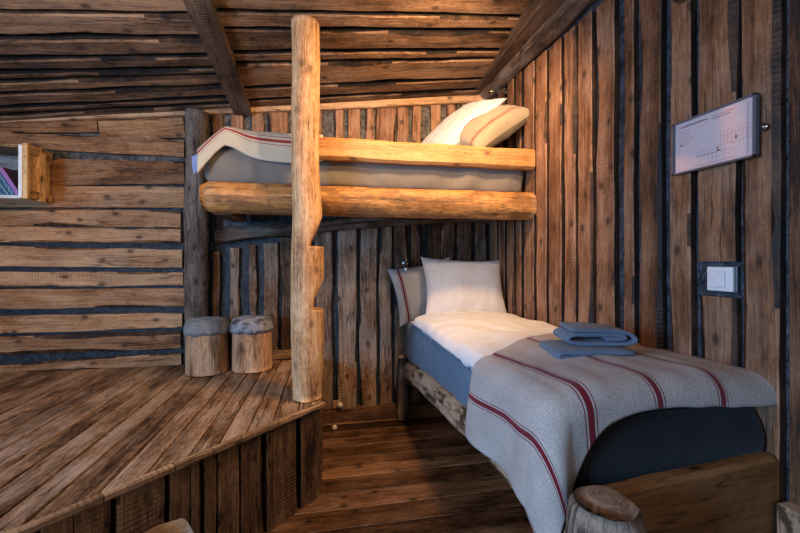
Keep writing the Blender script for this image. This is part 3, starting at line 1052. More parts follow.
# ------------------------------------------------------------------ upper bunk
bunk = thing('upper_bunk', (0.3, 2.65, 1.55), 'upper bunk frame of golden log and pale rail fixed below the ceiling', 'bed')
mb = MB()
n = 44
x0, x1 = -0.70, XR - 0.022
P, rd = [], []
for i in range(n + 1):
    t = i / n
    P.append((x0 + (x1 - x0) * t, 2.345, 1.632 - 0.004 * math.sin(t * 3) + 0.004 * nn(t * 6, 3)))
    rd.append(0.098 * min(1, 0.74 + t * 12))


def bclip(i, dx, dy, t):
    # dy is upwards
    dy = max(-0.09, min(0.082, dy))
    return dx, dy


mb.log(P, rd, rough=0.006, tone=0.6, nseg=32, clip=bclip)
mb.build('side_log', [M['log'], M['end_pale']], bunk, loc=(0.3, 2.345, 1.63))
mb = MB()
xa = -0.10
mb.board((xa, 2.325, zz(146.5, -0.02, 2.25)), X3, Z3, -Y3, x1 - xa, 0.132, 0.055, wav=0.005, tone=0.62, bev=0.016)
mb.build('guard_rail', [M['plank']], bunk, loc=(0.7, 2.3, 1.93))
for k_, (xx, zc) in enumerate(((-0.63, 1.59), (0.35, 1.655), (1.22, 1.655))):
    mb = MB()
    mb.board((xx, 2.46, zc - 0.045), Y3, -X3, Z3, 0.46, 0.10, 0.085, wav=0.006, tone=0.35)
    mb.build('cross_beam', [M['skirt']], bunk, loc=(xx, 2.7, zc))
mb = MB()
y = 2.45
while y < 2.95:
    mb.board((-0.70, y + 0.05, 1.70), X3, Y3, Z3, 2.02, 0.092, 0.016, wav=0.002, tone=0.4, seg=20)
    y += 0.1
mb.build('bottom_boards', [M['skirt']], bunk, loc=(0.3, 2.7, 1.70))


def soft_box(x0, x1, y0, y1, z0, z1, r, wr=0.006, nx=60, ny=30, nz_=8, key=1.0, sag=None, freq=6, side_wr=0.004, folds=0.0):
    """mattress like body: rounded top and bottom edges; returns an MB"""
    mb = MB()
    cx, cy = (x0 + x1) / 2, (y0 + y1) / 2
    hx, hy, hz = (x1 - x0) / 2, (y1 - y0) / 2, (z1 - z0) / 2
    cz = (z0 + z1) / 2

    def pt(i, j):
        # i in 0..1 around, j in 0..1 from bottom centre over the side to top centre
        # rounded rectangle outline
        t = (i % 1.0) * 4
        k0, w0 = int(t), (t - int(t)) * 2 - 1
        sa_, sb_ = ((1, w0), (-w0, 1), (-1, -w0), (w0, -1))[k0]
        q0 = (abs(sa_) ** 16 + abs(sb_) ** 16) ** (1 / 16)
        ox, oy = sa_ / q0, sb_ / q0
        nrm = Vector((ox ** 15, oy ** 15, 0)).normalized()
        if j < 0.25:
            k_ = j / 0.25
            rr, zc = k_, -1
            inset = k_
            z = z0
            f = k_ ** 0.8
            dxx, dyy = (hx - r) * f, (hy - r) * f
        elif j > 0.55:
            k_ = (1 - j) / 0.45
            f = k_ ** 0.8
            z = z1
            dxx, dyy = (hx - r) * f, (hy - r) * f
        else:
            k_ = (j - 0.25) / 0.3
            a = -PI / 2 + PI * k_
            dxx = hx - r + r * math.cos(a) ** 0.6 if math.cos(a) > 0 else hx - r
            dyy = hy - r + r * math.cos(a) ** 0.6 if math.cos(a) > 0 else hy - r
            z = cz + math.copysign(abs(math.sin(a)) ** 0.7, math.sin(a)) * hz
        x, y_ = cx + ox * dxx, cy + oy * dyy
        w_ = wr * nn(x * freq, y_ * freq, z * 3 + key) if z > cz else 0
        sw = side_wr * nn(x * 22 + z * 18, y_ * 22 - z * 10, key + 3)
        d = nrm.copy()
        if folds:
            sw += folds * math.sin((x - (z - cz) * 1.1) * 16 + 5 * nn(x * 2.0, 4)) * max(0, nn(x * 1.6, 9) + .25)
        if 0.27 < j < 0.53 and d.length > 0:
            x += d.x * sw
            y_ += d.y * sw
        z += w_
        if sag:
            z += sag(x, y_) * ((z - z0) / (z1 - z0))
        return (x, y_, z)
    nj = 40
    mb.grid(pt, 320, nj, lambda a, c: (a * 5, c * 1.2))
    return mb


mb = soft_box(-0.705, 1.31, 2.345, 3.0, 1.721, 1.93, 0.03, key=2.0, side_wr=0.010, folds=0.022)
o = mb.build('bunk_mattress', [M['brownsheet']], loc=(0.3, 2.66, 1.72))
tag(o, 'thin mattress in a taupe fitted sheet lying on the upper bunk', 'mattress')

# white duvet folded on the bunk
mb = soft_box(-0.62, 0.33, 2.38, 2.98, 1.938, 2.012, 0.03, key=5.0, wr=0.006)
o = mb.build('folded_duvet', [M['duvet']], loc=(-0.2, 2.68, 1.94))
tag(o, 'white duvet on the upper bunk showing beside the post under the cream blanket', 'duvet')

# striped blanket over the bunk's left end
mb = MB()


def bl_up(i, j):
    # i: along X (0 = left end), j: from the wall (0) over the front shoulder down (1)
    xr_ = -0.03
    s_ = i * 0.93                     # cloth length from right to left reversed
    q = j * 0.80
    # cross direction: back 0.56 flat then down
    yb_, yf = 2.97, 2.375
    flat = yb_ - yf
    rr = 0.055
    if q < flat:
        y_, z = yb_ - q, 2.022
    else:
        a = min((q - flat) / rr, PI / 2)
        y_ = yf - rr * math.sin(a)
        z = 2.022 - rr * (1 - math.cos(a)) - max(0, q - flat - rr * PI / 2)
        y_ -= 0.008 * max(0, q - flat) / 0.2
    # length direction: flat then falls over the left end
    xe = -0.575
    u = i * 0.745
    L0 = xr_ - xe
    if u < L0:
        x, dz = xr_ - u, 0
    else:
        e = u - L0
        x = xe - e * 0.72
        dz = -e * 0.50 - e * e * 0.55
        x = max(x, -0.79)
    wv_ = 0.006 * nn(x * 7, y_ * 7, 1.5) + (0.010 * math.sin(x * 9 + 1) * max(0, min(1, (q - flat) / .1)))
    if q > flat:                                 # the hem lifts towards the left
        lift = 0.06 * math.exp(-((x + 0.58) / 0.13) ** 2)
        z += lift * min(1, (q - flat) / 0.15)
    return (x, y_ - abs(wv_) * 0.5, z + dz + wv_)


mb.grid(bl_up, 60, 50, lambda a, c: (a * 0.745, c * 0.80 - 0.665))
o = mb.build('cream_blanket', [M['blanket_up']], loc=(-0.4, 2.6, 2.0))
sm = o.modifiers.new('thickness', 'SOLIDIFY')
sm.thickness = 0.009
sm.offset = 1
tag(o, 'cream wool blanket with thin red stripes draped over the upper bunk', 'blanket')
mb = MB()
mb.grid(lambda a, c: (-0.755 + 0.032 * c + 0.008 * a, 2.322 - 0.004 * math.sin(a * 5), 1.852 - 0.095 * a + 0.02 * c), 8, 4, lambda a, c: (a * .1, c * .05))
tg = mb.build('lining_corner', [M['tag']], o, loc=(-0.73, 2.32, 1.82))
sm = tg.modifiers.new('thickness', 'SOLIDIFY')
sm.thickness = 0.004


def pillow(name, w_, h_, t_, mat, loc, rot, label, key=0.0, cat='pillow', wrk=1.0, swap=False, pinch=0.10):
    mb = MB()
    nu, nv = 46, 36

    def side(sgn):
        def f(i, j):
            x, y_ = 2 * i - 1, 2 * j - 1
            ex = (1 - abs(x) ** 2.6)
            ey = (1 - abs(y_) ** 2.6)
            th = max(0.0, ex * ey) ** 0.52
            px_ = x * w_ / 2 * (1 - pinch * (1 - y_ * y_) * abs(x) ** 3)
            py_ = y_ * h_ / 2 * (1 - pinch * 1.1 * (1 - x * x) * abs(y_) ** 3)
            wr = wrk * (0.010 * nn(x * 2.2 + key, y_ * 2.2, sgn) + 0.006 * nn(x * 5 + key, y_ * 5, sgn + 5)) * min(1, th * 2)
            # creases running out of the corners
            cr = wrk * 0.004 * math.sin((abs(x) - abs(y_)) * 26) * (abs(x * y_) ** 2) * th * 2
            z = sgn * (t_ / 2 * th + wr + cr) + 0.0
            return (px_, py_, z)
        return f
    uvf = (lambda a, c: ((c - .5) * h_, (a - .5) * w_)) if swap else (lambda a, c: ((a - .5) * w_, (c - .5) * h_))
    mb.grid(side(1), nu, nv, uvf)
    mb.grid(side(-1), nu, nv, uvf, flip=True)
    o = mb.build(name, [mat])
    o.location = loc
    o.rotation_euler = rot
    tag(o, label, cat)
    return o, mb


# pillows on the upper bunk
rad = math.radians
o, _ = pillow('pillow', 0.66, 0.46, 0.17, M['white'], (0.925, 2.66, 2.225), (rad(20), rad(-43), rad(0)),
              'white pillow propped up on the upper bunk behind the striped one', key=3)
o, _ = pillow('pillow', 0.56, 0.40, 0.20, M['pillow_up'], (1.095, 2.50, 2.195), (rad(28), rad(-35), rad(6)),
              'cream linen pillow with dark red stripes on the upper bunk', key=9)

# ------------------------------------------------------------------ lower bed
XO = 0.585
bed = thing('lower_bed', (0.97, 2.0, 0), 'rustic log bed frame along the right wall on the lower floor', 'bed')
mb = MB()
prof_rail = prof = [(2.98, 0.475, 0.315), (2.4, 0.545, 0.385), (1.93, 0.585, 0.43), (1.45, 0.61, 0.485), (1.04, 0.63, 0.49), (0.86, 0.63, 0.49)]
def rail_top(yy):
    for (a, ta, ba), (c, tc, bc) in zip(prof_rail[:-1], prof_rail[1:]):
        if a >= yy >= c:
            return ta + (tc - ta) * (a - yy) / (a - c)
    return prof_rail[0][1]


P, rd, n = [], [], 44
for i in range(n + 1):
    yy = 2.98 + (0.84 - 2.98) * i / n
    for (a, ta, ba), (c, tc, bc) in zip(prof[:-1], prof[1:]):
        if a >= yy >= c:
            t = (a - yy) / (a - c)
            tp, bt = ta + (tc - ta) * t, ba + (bc - ba) * t
            break
    P.append((XO + 0.055, yy, (tp + bt) / 2 + 0.006 * nn(yy * 4, 2)))
    rd.append((tp - bt) / 2)


def rclip(i, dx, dy, t):
    return max(-0.052, min(0.052, dx * 0.8)), dy


mb.log(P, rd, rough=0.007, tone=0.55, nseg=24, clip=rclip)
rail = mb.build('side_rail', [M['railwood'], M['end']], bed, loc=(XO + .055, 1.9, 0.45))
mb = MB()
mb.log([(0.585, 2.955, 0.014), (0.585, 2.955, 0.2), (0.585, 2.955, 0.40), (0.585, 2.955, 0.50)], [0.045, 0.044, 0.043, 0.042], rough=0.004, tone=0.4, nseg=20, capr=0.012, clip=lambda i, dx, dy, t: (dx, max(-.045, min(.045, dy))))
mb.build('leg', [M['oldlog'], M['end']], bed, loc=(0.585, 2.955, 0))
# carved corner stump
sx, sy = 0.632, 0.78
zt = 0.705
mb = MB()
zs_ = [0, .15, .3, .42, .54, .62, .652, .675, .69]
P = [(sx, sy, max(0.02, z * zt / .69)) for z in zs_]
mb.log(P, [.082, .081, .08, .079, .08, .079, .0765, .072, .063], rough=0.006, tone=0.5, nseg=36, capr=0.02)
mb.build('leg', [M['stump'], M['end']], bed, loc=(sx, sy, 0))
mb = MB()
mb.box((1.315, 0.86, 0.28), (0.05, 0.06, 0.56), bev=.006, along=2, tone=.6)
mb.build('leg', [M['railwood']], bed, loc=(1.315, 0.86, 0))
mb = MB()
Lf = Vector((1, -0.02, 0.0)).normalized()
mb.board((sx + 0.03, 0.905, 0.655 - 0.15), Vector((1, .06, .045)).normalized(), Vector((-.045, 0, 1)).normalized(), Vector((.06, -1, 0)).normalized(), 1.322 - sx - 0.03, 0.30, 0.04, wav=0.005, tone=0.55, bev=0.012)
mb.build('footboard', [M['foot']], bed, loc=(0.97, 0.9, 0.5))
mb = MB()
mb.board((0.70, 2.99, 0.36), X3, Z3, -Y3, 0.60, 0.22, 0.03, wav=0.004, tone=0.4)
mb.build('headboard', [M['foot']], bed, loc=(0.97, 2.99, 0.36))
mb = MB()
y = 0.93
while y < 2.92:
    mb.board((0.70, y + 0.03, rail_top(y + .03) - 0.03), X3, Y3, Z3, 0.61, 0.07, 0.016, wav=0.001, tone=0.4, seg=4)
    y += 0.16
mb.build('bed_slats', [M['foot']], bed, loc=(0.97, 1.9, 0.52))

# mattress in its blue grey sheet
mb = soft_box(0.592, 1.318, 0.962, 2.975, 0.545, 0.80, 0.035, key=8.0, side_wr=0.010, folds=0.006)


mb.v = [(p[0], p[1], p[2] + (rail_top(p[1]) + 0.004 - 0.545) * (0.8 - p[2]) / 0.255 if p[2] < 0.8 else p[2]) for p in mb.v]
o = mb.build('mattress', [M['bluesheet']], loc=(0.95, 2.0, 0.54))
tag(o, 'thick mattress in a blue-grey fitted sheet on the lower bed', 'mattress')
# dark cover seen at the foot end
mb = MB()


def footcov(i, j):
    # wraps the foot end of the mattress
    x = 0.60 + i * 0.715
    z = 0.815 - j * 0.20
    pl = 0.010 * math.sin(x * 85 + 3 * math.sin(x * 20)) * max(0, 1 - (x - 0.58) / 0.35) * (0.3 + j)
    bulge = 0.018 * math.sin(PI * min(1, j * 1.05))
    y_ = 0.955 - bulge - abs(pl) * 0.7 + 0.02 * (1 - j) ** 4
    return (x, y_ - 0.004 * nn(x * 12, z * 12, 4), z)


mb.grid(footcov, 110, 14, lambda a, c: (a * .7, c * .2), flip=True)
o2 = mb.build('foot_cover', [M['darksheet']], o, loc=(0.95, 0.93, 0.7))
o2['label'] = 'dark pleated cover at the foot'
sm = o2.modifiers.new('thickness', 'SOLIDIFY')
sm.thickness = 0.005
sm.offset = -1

# duvet
XE, YE = 0.622, 0.94


def duvet_top(x, y_):
    # height of the duvet's upper surface
    e = 0.035 * math.exp(-((x - XO) / 0.06))
    t = 0.866 + 0.030 * math.sin(PI * max(0, min(1, (x - 0.57) / 0.75))) - e
    t += 0.007 * nn(x * 5, y_ * 3.2, 2) + 0.004 * nn(x * 14, y_ * 8, 6) + 0.009 * math.exp(-((y_ - 2.2 + 0.2 * x) / 0.5) ** 2) * nn(x * 9, y_ * 4, 9)
    t += (0.007 * nn(x * 11 + y_ * 3, y_ * 4, 12) + 0.006 * nn(x * 5, y_ * 12, 15)) * max(0, min(1, (y_ - 1.5) / 0.3))
    t += 0.02 * max(0, min(1, (1.9 - y_) / 0.9))
    t += 0.012 * max(0.0, min(1.0, (x - 1.0) / 0.3)) * max(0, min(1, (1.9 - y_) / 0.5))
    return t


mb = MB()


def duv(i, j):
    y_ = 1.02 + (2.72 - 1.02) * j
    # i runs: underside edge at left, round shoulder, across the top to the wall
    xw = 1.318
    hl = 0.602
    if i < 0.25:
        a = (i / 0.25) * PI / 2
        r_ = 0.045
        fold = 0.012 * math.sin(y_ * 8 + 2)
        zt_ = duvet_top(hl + r_, y_)
        x = hl + r_ - r_ * math.cos(a)
        z = zt_ - 0.075 + 0.075 * math.sin(a)
        x += fold * (1 - i / .25) * 0.5
        z -= 0.004 * math.sin(y_ * 14) * (1 - i / .25)
    else:
        x = hl + 0.045 + (xw - hl - 0.045) * (i - 0.25) / 0.75
        z = duvet_top(x, y_)
    # round over at the head end
    h = max(0, (y_ - 2.60) / 0.12)
    z -= 0.055 * h * h
    z = max(z, 0.808)
    return (x, y_, z)


mb.grid(duv, 70, 110, lambda a, c: (a, c * 1.7), flip=True)
o = mb.build('duvet', [M['duvet']], loc=(0.95, 1.9, 0.8))
tag(o, 'rumpled white duvet spread over the lower bed', 'duvet')
sm = o.modifiers.new('thickness', 'SOLIDIFY')
sm.thickness = 0.012
sm.offset = -1

# striped blanket over the foot half, hanging off the side
mb = MB()
RS = 0.067


def blanket(i, j):
    # p = distance outwards from the left shoulder, q = distance beyond the foot shoulder
    p = -0.705 + i * (0.705 + 0.365)
    xs = XE + 0.02
    # head edge slants
    if p < 0:
        yh = 1.43 + 0.24 * min(1, -p / 0.42) + 0.10 * max(0, (-p - .42) / .3)
    else:
        yh = 1.43 + 0.05 * min(1, p / 0.3)
    # foot overhang: short along the foot, long where the corner hangs
    if p < 0:
        qf = 0.118 + 0.17 * math.exp(p / 0.075) + 0.010 * math.sin(p * 9)
    else:
        qf = min(0.288, math.sqrt(0.43 ** 2 - p * p))
    yf = YE + 0.045
    tot = (yh - yf) + qf
    s_ = j * tot
    q = s_ - (yh - yf)
    y_top = yh - s_
    xt = xs - p
    if p <= 0 and q <= 0:
        x, y_ = xt, y_top
        z = duvet_top(max(x, 0.642), y_) + 0.016
    elif p > 0 and q <= 0:
        z0_ = duvet_top(0.642, y_top) + 0.016
        a = min(p / RS, PI / 2)
        x = xs - RS * math.sin(a)
        z = z0_ - RS * (1 - math.cos(a)) - max(0, p - RS * PI / 2)
        y_ = y_top
        f = max(0, p - 0.05) / 0.3
        x -= 0.012 * f + 0.016 * f * math.sin((y_top - 0.95) * 15 + 1.0)
    elif p <= 0:
        z0_ = duvet_top(max(xt, 0.642), yf) + 0.016
        a = min(q / RS, PI / 2)
        x = xt
        y_ = yf - RS * math.sin(a)
        z = z0_ - RS * (1 - math.cos(a)) - max(0, q - RS * PI / 2)
    else:
        d = math.hypot(p, q)
        ph = math.atan2(q, p)             # 0 = off the side, 90 deg = off the foot
        z0_ = duvet_top(0.642, yf) + 0.016
        a = min(d / RS, PI / 2)
        rr = RS * math.sin(a)
        dn = RS * (1 - math.cos(a)) + max(0, d - RS * PI / 2)
        fl = max(0, d - .08) / .35 * math.sin(min(PI, ph * 2))
        x = xs - (rr + 0.012 * fl) * math.cos(ph)
        y_ = yf - (rr + 0.10 * fl) * math.sin(ph)
        z = z0_ - dn
        f = max(0, d - 0.05) / 0.3
        x -= (0.012 * f + 0.016 * f * math.sin((yf - 0.95) * 15 + 1.0)) * math.cos(ph)
    z += 0.0025 * nn(x * 9, y_ * 9, z * 9)
    return (x, y_, z)


def blanket_uv(i, j):
    p = -0.705 + i * (0.705 + 0.365)
    return (j * 0.75, p - 0.05 * (1 - j))


mb.grid(blanket, 130, 90, blanket_uv, flip=False)
o = mb.build('grey_blanket', [M['blanket']], loc=(0.95, 1.25, 0.9))
tag(o, 'grey-beige wool blanket with dark red stripes hanging off the lower bed', 'blanket')
sm = o.modifiers.new('thickness', 'SOLIDIFY')
sm.thickness = 0.006
sm.offset = 0

# pillows at the head of the lower bed
o, _ = pillow('pillow', 0.52, 0.45, 0.12, M['pillow_low'], (0.755, 2.915, 1.025), (rad(96), rad(90 - 90), rad(0)),
              'grey linen pillow with a dark red stripe standing behind the white pillow', key=14, swap=True)
o.rotation_euler = (rad(83), rad(-11), rad(2))
pw, _ = pillow('pillow', 0.66, 0.50, 0.16, M['white'], (1.015, 2.73, 1.052), (rad(68), rad(2), rad(0)),
               'white pillow leaning at the head of the lower bed', key=21, wrk=0.8)
# two pale stitched seams on its front
for ox in (-0.055, 0.125):
    mb = MB()
    pts = []
    for k_ in range(24):
        yv = -0.17 + 0.30 * k_ / 23
        x_, y_ = (ox + 0.01 * k_ / 23) / 0.30, yv / 0.22
        th = max(0, (1 - abs(x_) ** 2.6) * (1 - abs(y_) ** 2.6)) ** 0.52
        wr = 0.8 * (0.010 * nn(x_ * 2.2 + 21, y_ * 2.2, 1) + 0.006 * nn(x_ * 5 + 21, y_ * 5, 6)) * min(1, th * 2)
        pts.append((x_ * 0.30 * (1 - .1 * (1 - y_ * y_) * abs(x_) ** 3), y_ * .22 * (1 - .11 * (1 - x_ * x_) * abs(y_) ** 3), 0.080 * th + wr + 0.0015))
    mb.log(pts, [0.0022] * 24, nseg=6, rough=0, cap=None)
    sp = mb.build('seam', [M['white']])
    sp.parent = pw

# ------------------------------------------------------------------ folded towels
def towel(name, c, prof, th, depth, rz, label, key):
    """a thick cloth folded along prof (points across, up) and running back along Y"""
    mb = MB()
    pts = []
    for a, b_ in zip(prof[:-1], prof[1:]):
        for k_ in range(6):
            t = k_ / 6
            pts.append((a[0] + (b_[0] - a[0]) * t, a[1] + (b_[1] - a[1]) * t))
    pts.append(prof[-1])
    for _ in range(5):
        pts = [pts[0]] + [((pts[k_ - 1][0] + 2 * pts[k_][0] + pts[k_ + 1][0]) / 4, (pts[k_ - 1][1] + 2 * pts[k_][1] + pts[k_ + 1][1]) / 4) for k_ in range(1, len(pts) - 1)] + [pts[-1]]
    n_ = len(pts)
    out = []
    dist = 0
    for k_ in range(n_):
        a = pts[max(0, k_ - 1)]
        b_ = pts[min(n_ - 1, k_ + 1)]
        tx, tz = b_[0] - a[0], b_[1] - a[1]
        l_ = math.hypot(tx, tz) or 1
        out.append((pts[k_][0], pts[k_][1], -tz / l_, tx / l_))
    # closed outline of the ribbon
    ring = [(x + nx_ * th / 2, z + nz_ * th / 2) for x, z, nx_, nz_ in out]
    e = out[-1]
    ring.append((e[0] + e[3] * th / 2, e[1] - e[2] * th / 2))
    ring += [(x - nx_ * th / 2, z - nz_ * th / 2) for x, z, nx_, nz_ in reversed(out)]
    e = out[0]
    ring.append((e[0] - e[3] * th / 2, e[1] + e[2] * th / 2))
    cen = out + [out[-1]] + list(reversed(out)) + [out[0]]
    m_ = len(ring)
    nd = 22
    ca, sa = math.cos(rz), math.sin(rz)
    for i in range(nd + 1):
        q = i / nd
        ed = min(q, 1 - q) * depth
        shr = 0.45 + 0.55 * math.sqrt(max(0, 1 - (1 - min(1, ed / (th * .6))) ** 2))
        for k_ in range(m_):
            x = cen[k_][0] + (ring[k_][0] - cen[k_][0]) * shr
            z = cen[k_][1] + (ring[k_][1] - cen[k_][1]) * shr
            y_ = (q - 0.5) * depth + 0.008 * nn(x * 16 + key, z * 25)
            x += 0.004 * nn(y_ * 14 + key, z * 22, 3)
            z = max(0.001, z + 0.003 * nn(x * 18 + key, y_ * 18, 5))
            mb.v.append((c[0] + x * ca - y_ * sa, c[1] + x * sa + y_ * ca, c[2] + z))
    for i in range(nd):
        for k_ in range(m_):
            k2 = (k_ + 1) % m_
            mb.face((i * m_ + k_, i * m_ + k2, (i + 1) * m_ + k2, (i + 1) * m_ + k_)[::-1],
                    tuple((w_[0] * depth / nd, w_[1] * .01) for w_ in ((i, k_), (i, k_ + 1), (i + 1, k_ + 1), (i + 1, k_)))[::-1], .5, 0, True)
    h_ = len(out)
    for i in (0, nd):
        for k_ in range(h_ - 1):
            a, b_ = i * m_ + k_, i * m_ + k_ + 1
            cc, d_ = i * m_ + (2 * h_ - k_ - 1), i * m_ + (2 * h_ - k_)
            q = (a, b_, cc, d_)
            if i:
                q = q[::-1]
            mb.face(q, tuple((mb.v[w_][0], mb.v[w_][2]) for w_ in q), .5, 0, True)
    o = mb.build(name, [M['towel']], loc=c)
    tag(o, label, 'towel', None)
    return o


t1 = towel('folded_towel', (0.95, 1.27, 0.911), [(0.13, .010), (-.12, .010), (-.142, .021), (-.12, .032), (.125, .032)], .019, 0.185, rad(-12),
           'lower blue-grey towel lying flat on the striped blanket', 2)
t2 = towel('folded_towel', (0.985, 1.295, 0.9535), [(.035, .028), (.085, .028), (.10, .034), (.085, .043), (-.08, .044), (-.112, .027), (-.09, .009), (.06, .009), (.118, .012), (.136, .028), (.112, .053), (-.03, .061), (-.085, .058)], .0145, 0.155, rad(-14),
           'upper blue-grey towel, thickly rolled over on top of the flat one', 7)

# ------------------------------------------------------------------ log stools
def stool(x, y_, r, felt, label, tone, key):
    root = thing('log_stool', (x, y_, ZP), label, 'stool', None)
    mb = MB()
    hb = 0.298
    P = [(0, 0, 0.007 + (hb - .007) * i / 8) for i in range(9)]
    mb.log(P, [r * (1.0 + 0.03 * (i - 3) / 8 * -1) for i in range(9)], rough=0.006, tone=tone, nseg=40, capr=0)
    o = mb.build('trunk', [M['stool'], M['end']])
    o.parent = root
    mb = MB()
    prof = []
    ns = 48
    base = 0
    rings = [(0.99, -0.030), (1.045, -0.034), (1.08, -0.01), (1.07, 0.02), (1.0, 0.045), (0.86, 0.058), (0.6, 0.064), (0.3, 0.066), (0.02, 0.066)]
    for (f, h) in rings:
        for j in range(ns):
            t = 2 * PI * j / ns
            rr = r * f + 0.004 * nn(math.cos(t) * 3 + key, math.sin(t) * 3, h * 20) + (0.004 * math.sin(t * 17 + key) if h < 0.03 else 0)
            hz_ = h + (0.006 * nn(math.cos(t) * 2.5 + key, math.sin(t) * 2.5, 7) + 0.004 * math.sin(t * 9 + key)) * (1 if h < 0 else 0.3)
            mb.v.append((rr * math.cos(t), rr * math.sin(t), hb + hz_ + 0.004))
    for i in range(len(rings) - 1):
        for j in range(ns):
            j2 = (j + 1) % ns
            mb.face((i * ns + j, i * ns + j2, (i + 1) * ns + j2, (i + 1) * ns + j),
                    tuple((mb.v[q][0] + 3, mb.v[q][1] + mb.v[q][2] + 3) for q in (i * ns + j, i * ns + j2, (i + 1) * ns + j2, (i + 1) * ns + j)), .5, 0, True)
    mb.face(tuple((len(rings) - 1) * ns + j for j in range(ns)), tuple((3, 3) for _ in range(ns)), .5)
    o = mb.build('hide_cushion', [felt])
    o.parent = root
    return root


stool(-0.805, 2.78, 0.131, M['felt'], 'log stool with a grey-brown hide top in front of the grey log post', .5, 3)
stool(-0.520, 2.80, 0.131, M['felt2'], 'log stool with a black and grey hide top nearer the notched post', .6, 11)

# ------------------------------------------------------------------ wall shelf with books
SX, SY0, SY1, SZ0, SZ1 = -1.862, 2.775, YB - 0.03, 1.675, 1.995
shelf = thing('wall_shelf', (-2.2, 2.9, SZ0), 'golden pine box shelf holding books on the left wall boards', 'shelf')
mb = MB()
mb.board((-2.62, (SY0 + SY1) / 2, SZ0 - 0.02), X3, Y3, Z3, SX - 0.03 + 2.62, SY1 - SY0, 0.02, wav=.001, tone=.6, bev=.002)
mb.build('bottom', [M['whitewood']], shelf, loc=(-2.2, 2.9, SZ0))
mb = MB()
mb.board((-2.62, (SY0 + SY1) / 2, SZ1 - 0.02), X3, Y3, Z3, SX - 0.03 + 2.62, SY1 - SY0, 0.02, wav=.001, tone=.2, bev=.002)
mb.build('top', [M['pine']], shelf, loc=(-2.2, 2.9, SZ1))
mb = MB()
for k_ in range(3):
    z = SZ0 + 0.002 + (SZ1 - SZ0 - .022) * (k_ + .5) / 3
    mb.board((-2.62, SY1, z), X3, Z3, -Y3, SX - 0.03 + 2.62, (SZ1 - SZ0 - .022) / 3 - .004, 0.012, wav=.001, tone=.3 + .2 * k_, bev=.002)
mb.build('back', [M['greyboard']], shelf, loc=(-2.2, 3.0, 1.8))
mb = MB()
mb.box((SX - 0.022, (SY0 + SY1) / 2, (SZ0 + SZ1) / 2 - .01), (0.016, SY1 - SY0 - .01, SZ1 - SZ0 + .015), along=2, tone=.6)
hgt = SZ1 - SZ0 + 0.03
for (ya, yb_) in ((SY0 + 0.0, SY0 + 0.022), (SY0 + 0.115, SY0 + 0.160)):
    mb.box((SX - 0.004, (ya + yb_) / 2, (SZ0 + SZ1) / 2 - .005), (0.026, yb_ - ya, hgt), along=2, tone=.7, bev=.003)
for (ya, yb_) in ((SY0 + 0.022, SY0 + 0.115), (SY0 + 0.160, SY1 - 0.01)):
    mb.box((SX - 0.006, (ya + yb_) / 2, SZ1 - 0.02), (0.02, yb_ - ya, 0.055), along=1, tone=.45, bev=.003)
    mb.box((SX - 0.006, (ya + yb_) / 2, SZ0 + 0.015), (0.02, yb_ - ya, 0.05), along=1, tone=.45, bev=.003)
mb.build('side_panel', [M['pine']], shelf, loc=(SX, 2.9, 1.83))
mb = MB()
mb.box((SX - 0.024, SY0 - 0.003, (SZ0 + SZ1) / 2 - .01), (0.020, 0.008, SZ1 - SZ0 + .01), along=2, tone=.9, bev=.001)
o = mb.build('front_edge', [M['whitewood']], shelf, loc=(SX, SY0, 1.83))
o['label'] = 'whitened front edge'


def book(x, tilt, th, hgt_, dep, cover, spine, label, prints=False):
    root = thing('book', (x, SY0 + 0.03, SZ0 + 0.004), label, 'book', 'books leaning in the wall shelf')
    root.rotation_euler = (0, tilt, 0)
    mb = MB()
    mb.box((-th / 2, dep / 2, hgt_ / 2), (th - .004, dep - .006, hgt_ - .006), tone=.5)
    o = mb.build('pages', [M['pages']])
    o.parent = root
    mb = MB()
    mb.box((-.0015, dep / 2, hgt_ / 2), (.003, dep, hgt_), bev=.0008)
    mb.box((-th + .0015, dep / 2, hgt_ / 2), (.003, dep, hgt_), bev=.0008)
    o = mb.build('cover', [cover])
    o.parent = root
    mb = MB()
    mb.box((-th / 2, -0.001, hgt_ / 2), (th, .005, hgt_), bev=.001)
    if prints:
        for k_ in range(14):
            mb.box((-th / 2 + R.uniform(-.25, .25) * th, -0.0045, .015 + (hgt_ - .03) * k_ / 13), (th * R.uniform(.2, .5), .001, .004), mi=1)
    o = mb.build('spine', [spine, M['bookprint']])
    o.parent = root


tl = rad(-31)
book(SX - 0.040, tl, 0.024, 0.205, 0.15, M['bookdark'], M['bookviolet'], 'violet and maroon book leaning, topmost in the row on the shelf')
book(SX - 0.070, tl, 0.022, 0.185, 0.15, M['bookblue'], M['bookblue'], 'dark blue patterned book leaning just left of the violet book', True)
book(SX - 0.100, tl, 0.024, 0.175, 0.15, M['bookteal'], M['bookteal'], 'teal patterned book leaning second left of the violet book', True)
book(SX - 0.132, tl, 0.024, 0.180, 0.15, M['bookblue'], M['bookblue'], 'blue patterned book at the photo edge, furthest left in the row on the shelf', True)

# ------------------------------------------------------------------ framed plan on the right wall
XF = XR - 0.035
plan = thing('framed_plan', (XF, 1.125, 1.70), 'framed evacuation plan sheet screwed to the right wall boards', 'sign')
yl, yr2 = yr(675, XF), yr(759.5, XF)
za0 = zz(125, XF, yl)
za1 = zz(176, XF, yl)
zb0 = zz(92.5, XF, yr2)
zb1 = zz(156, XF, yr2)
# keep it a rectangle, tilted by its mean slope
cz = (za0 + za1 + zb0 + zb1) / 4
cyy = (yl + yr2) / 2
PW, PH = yl - yr2, ((za0 - za1) + (zb0 - zb1)) / 2
slope = math.atan2(((zb0 + zb1) - (za0 + za1)) / 2, PW)
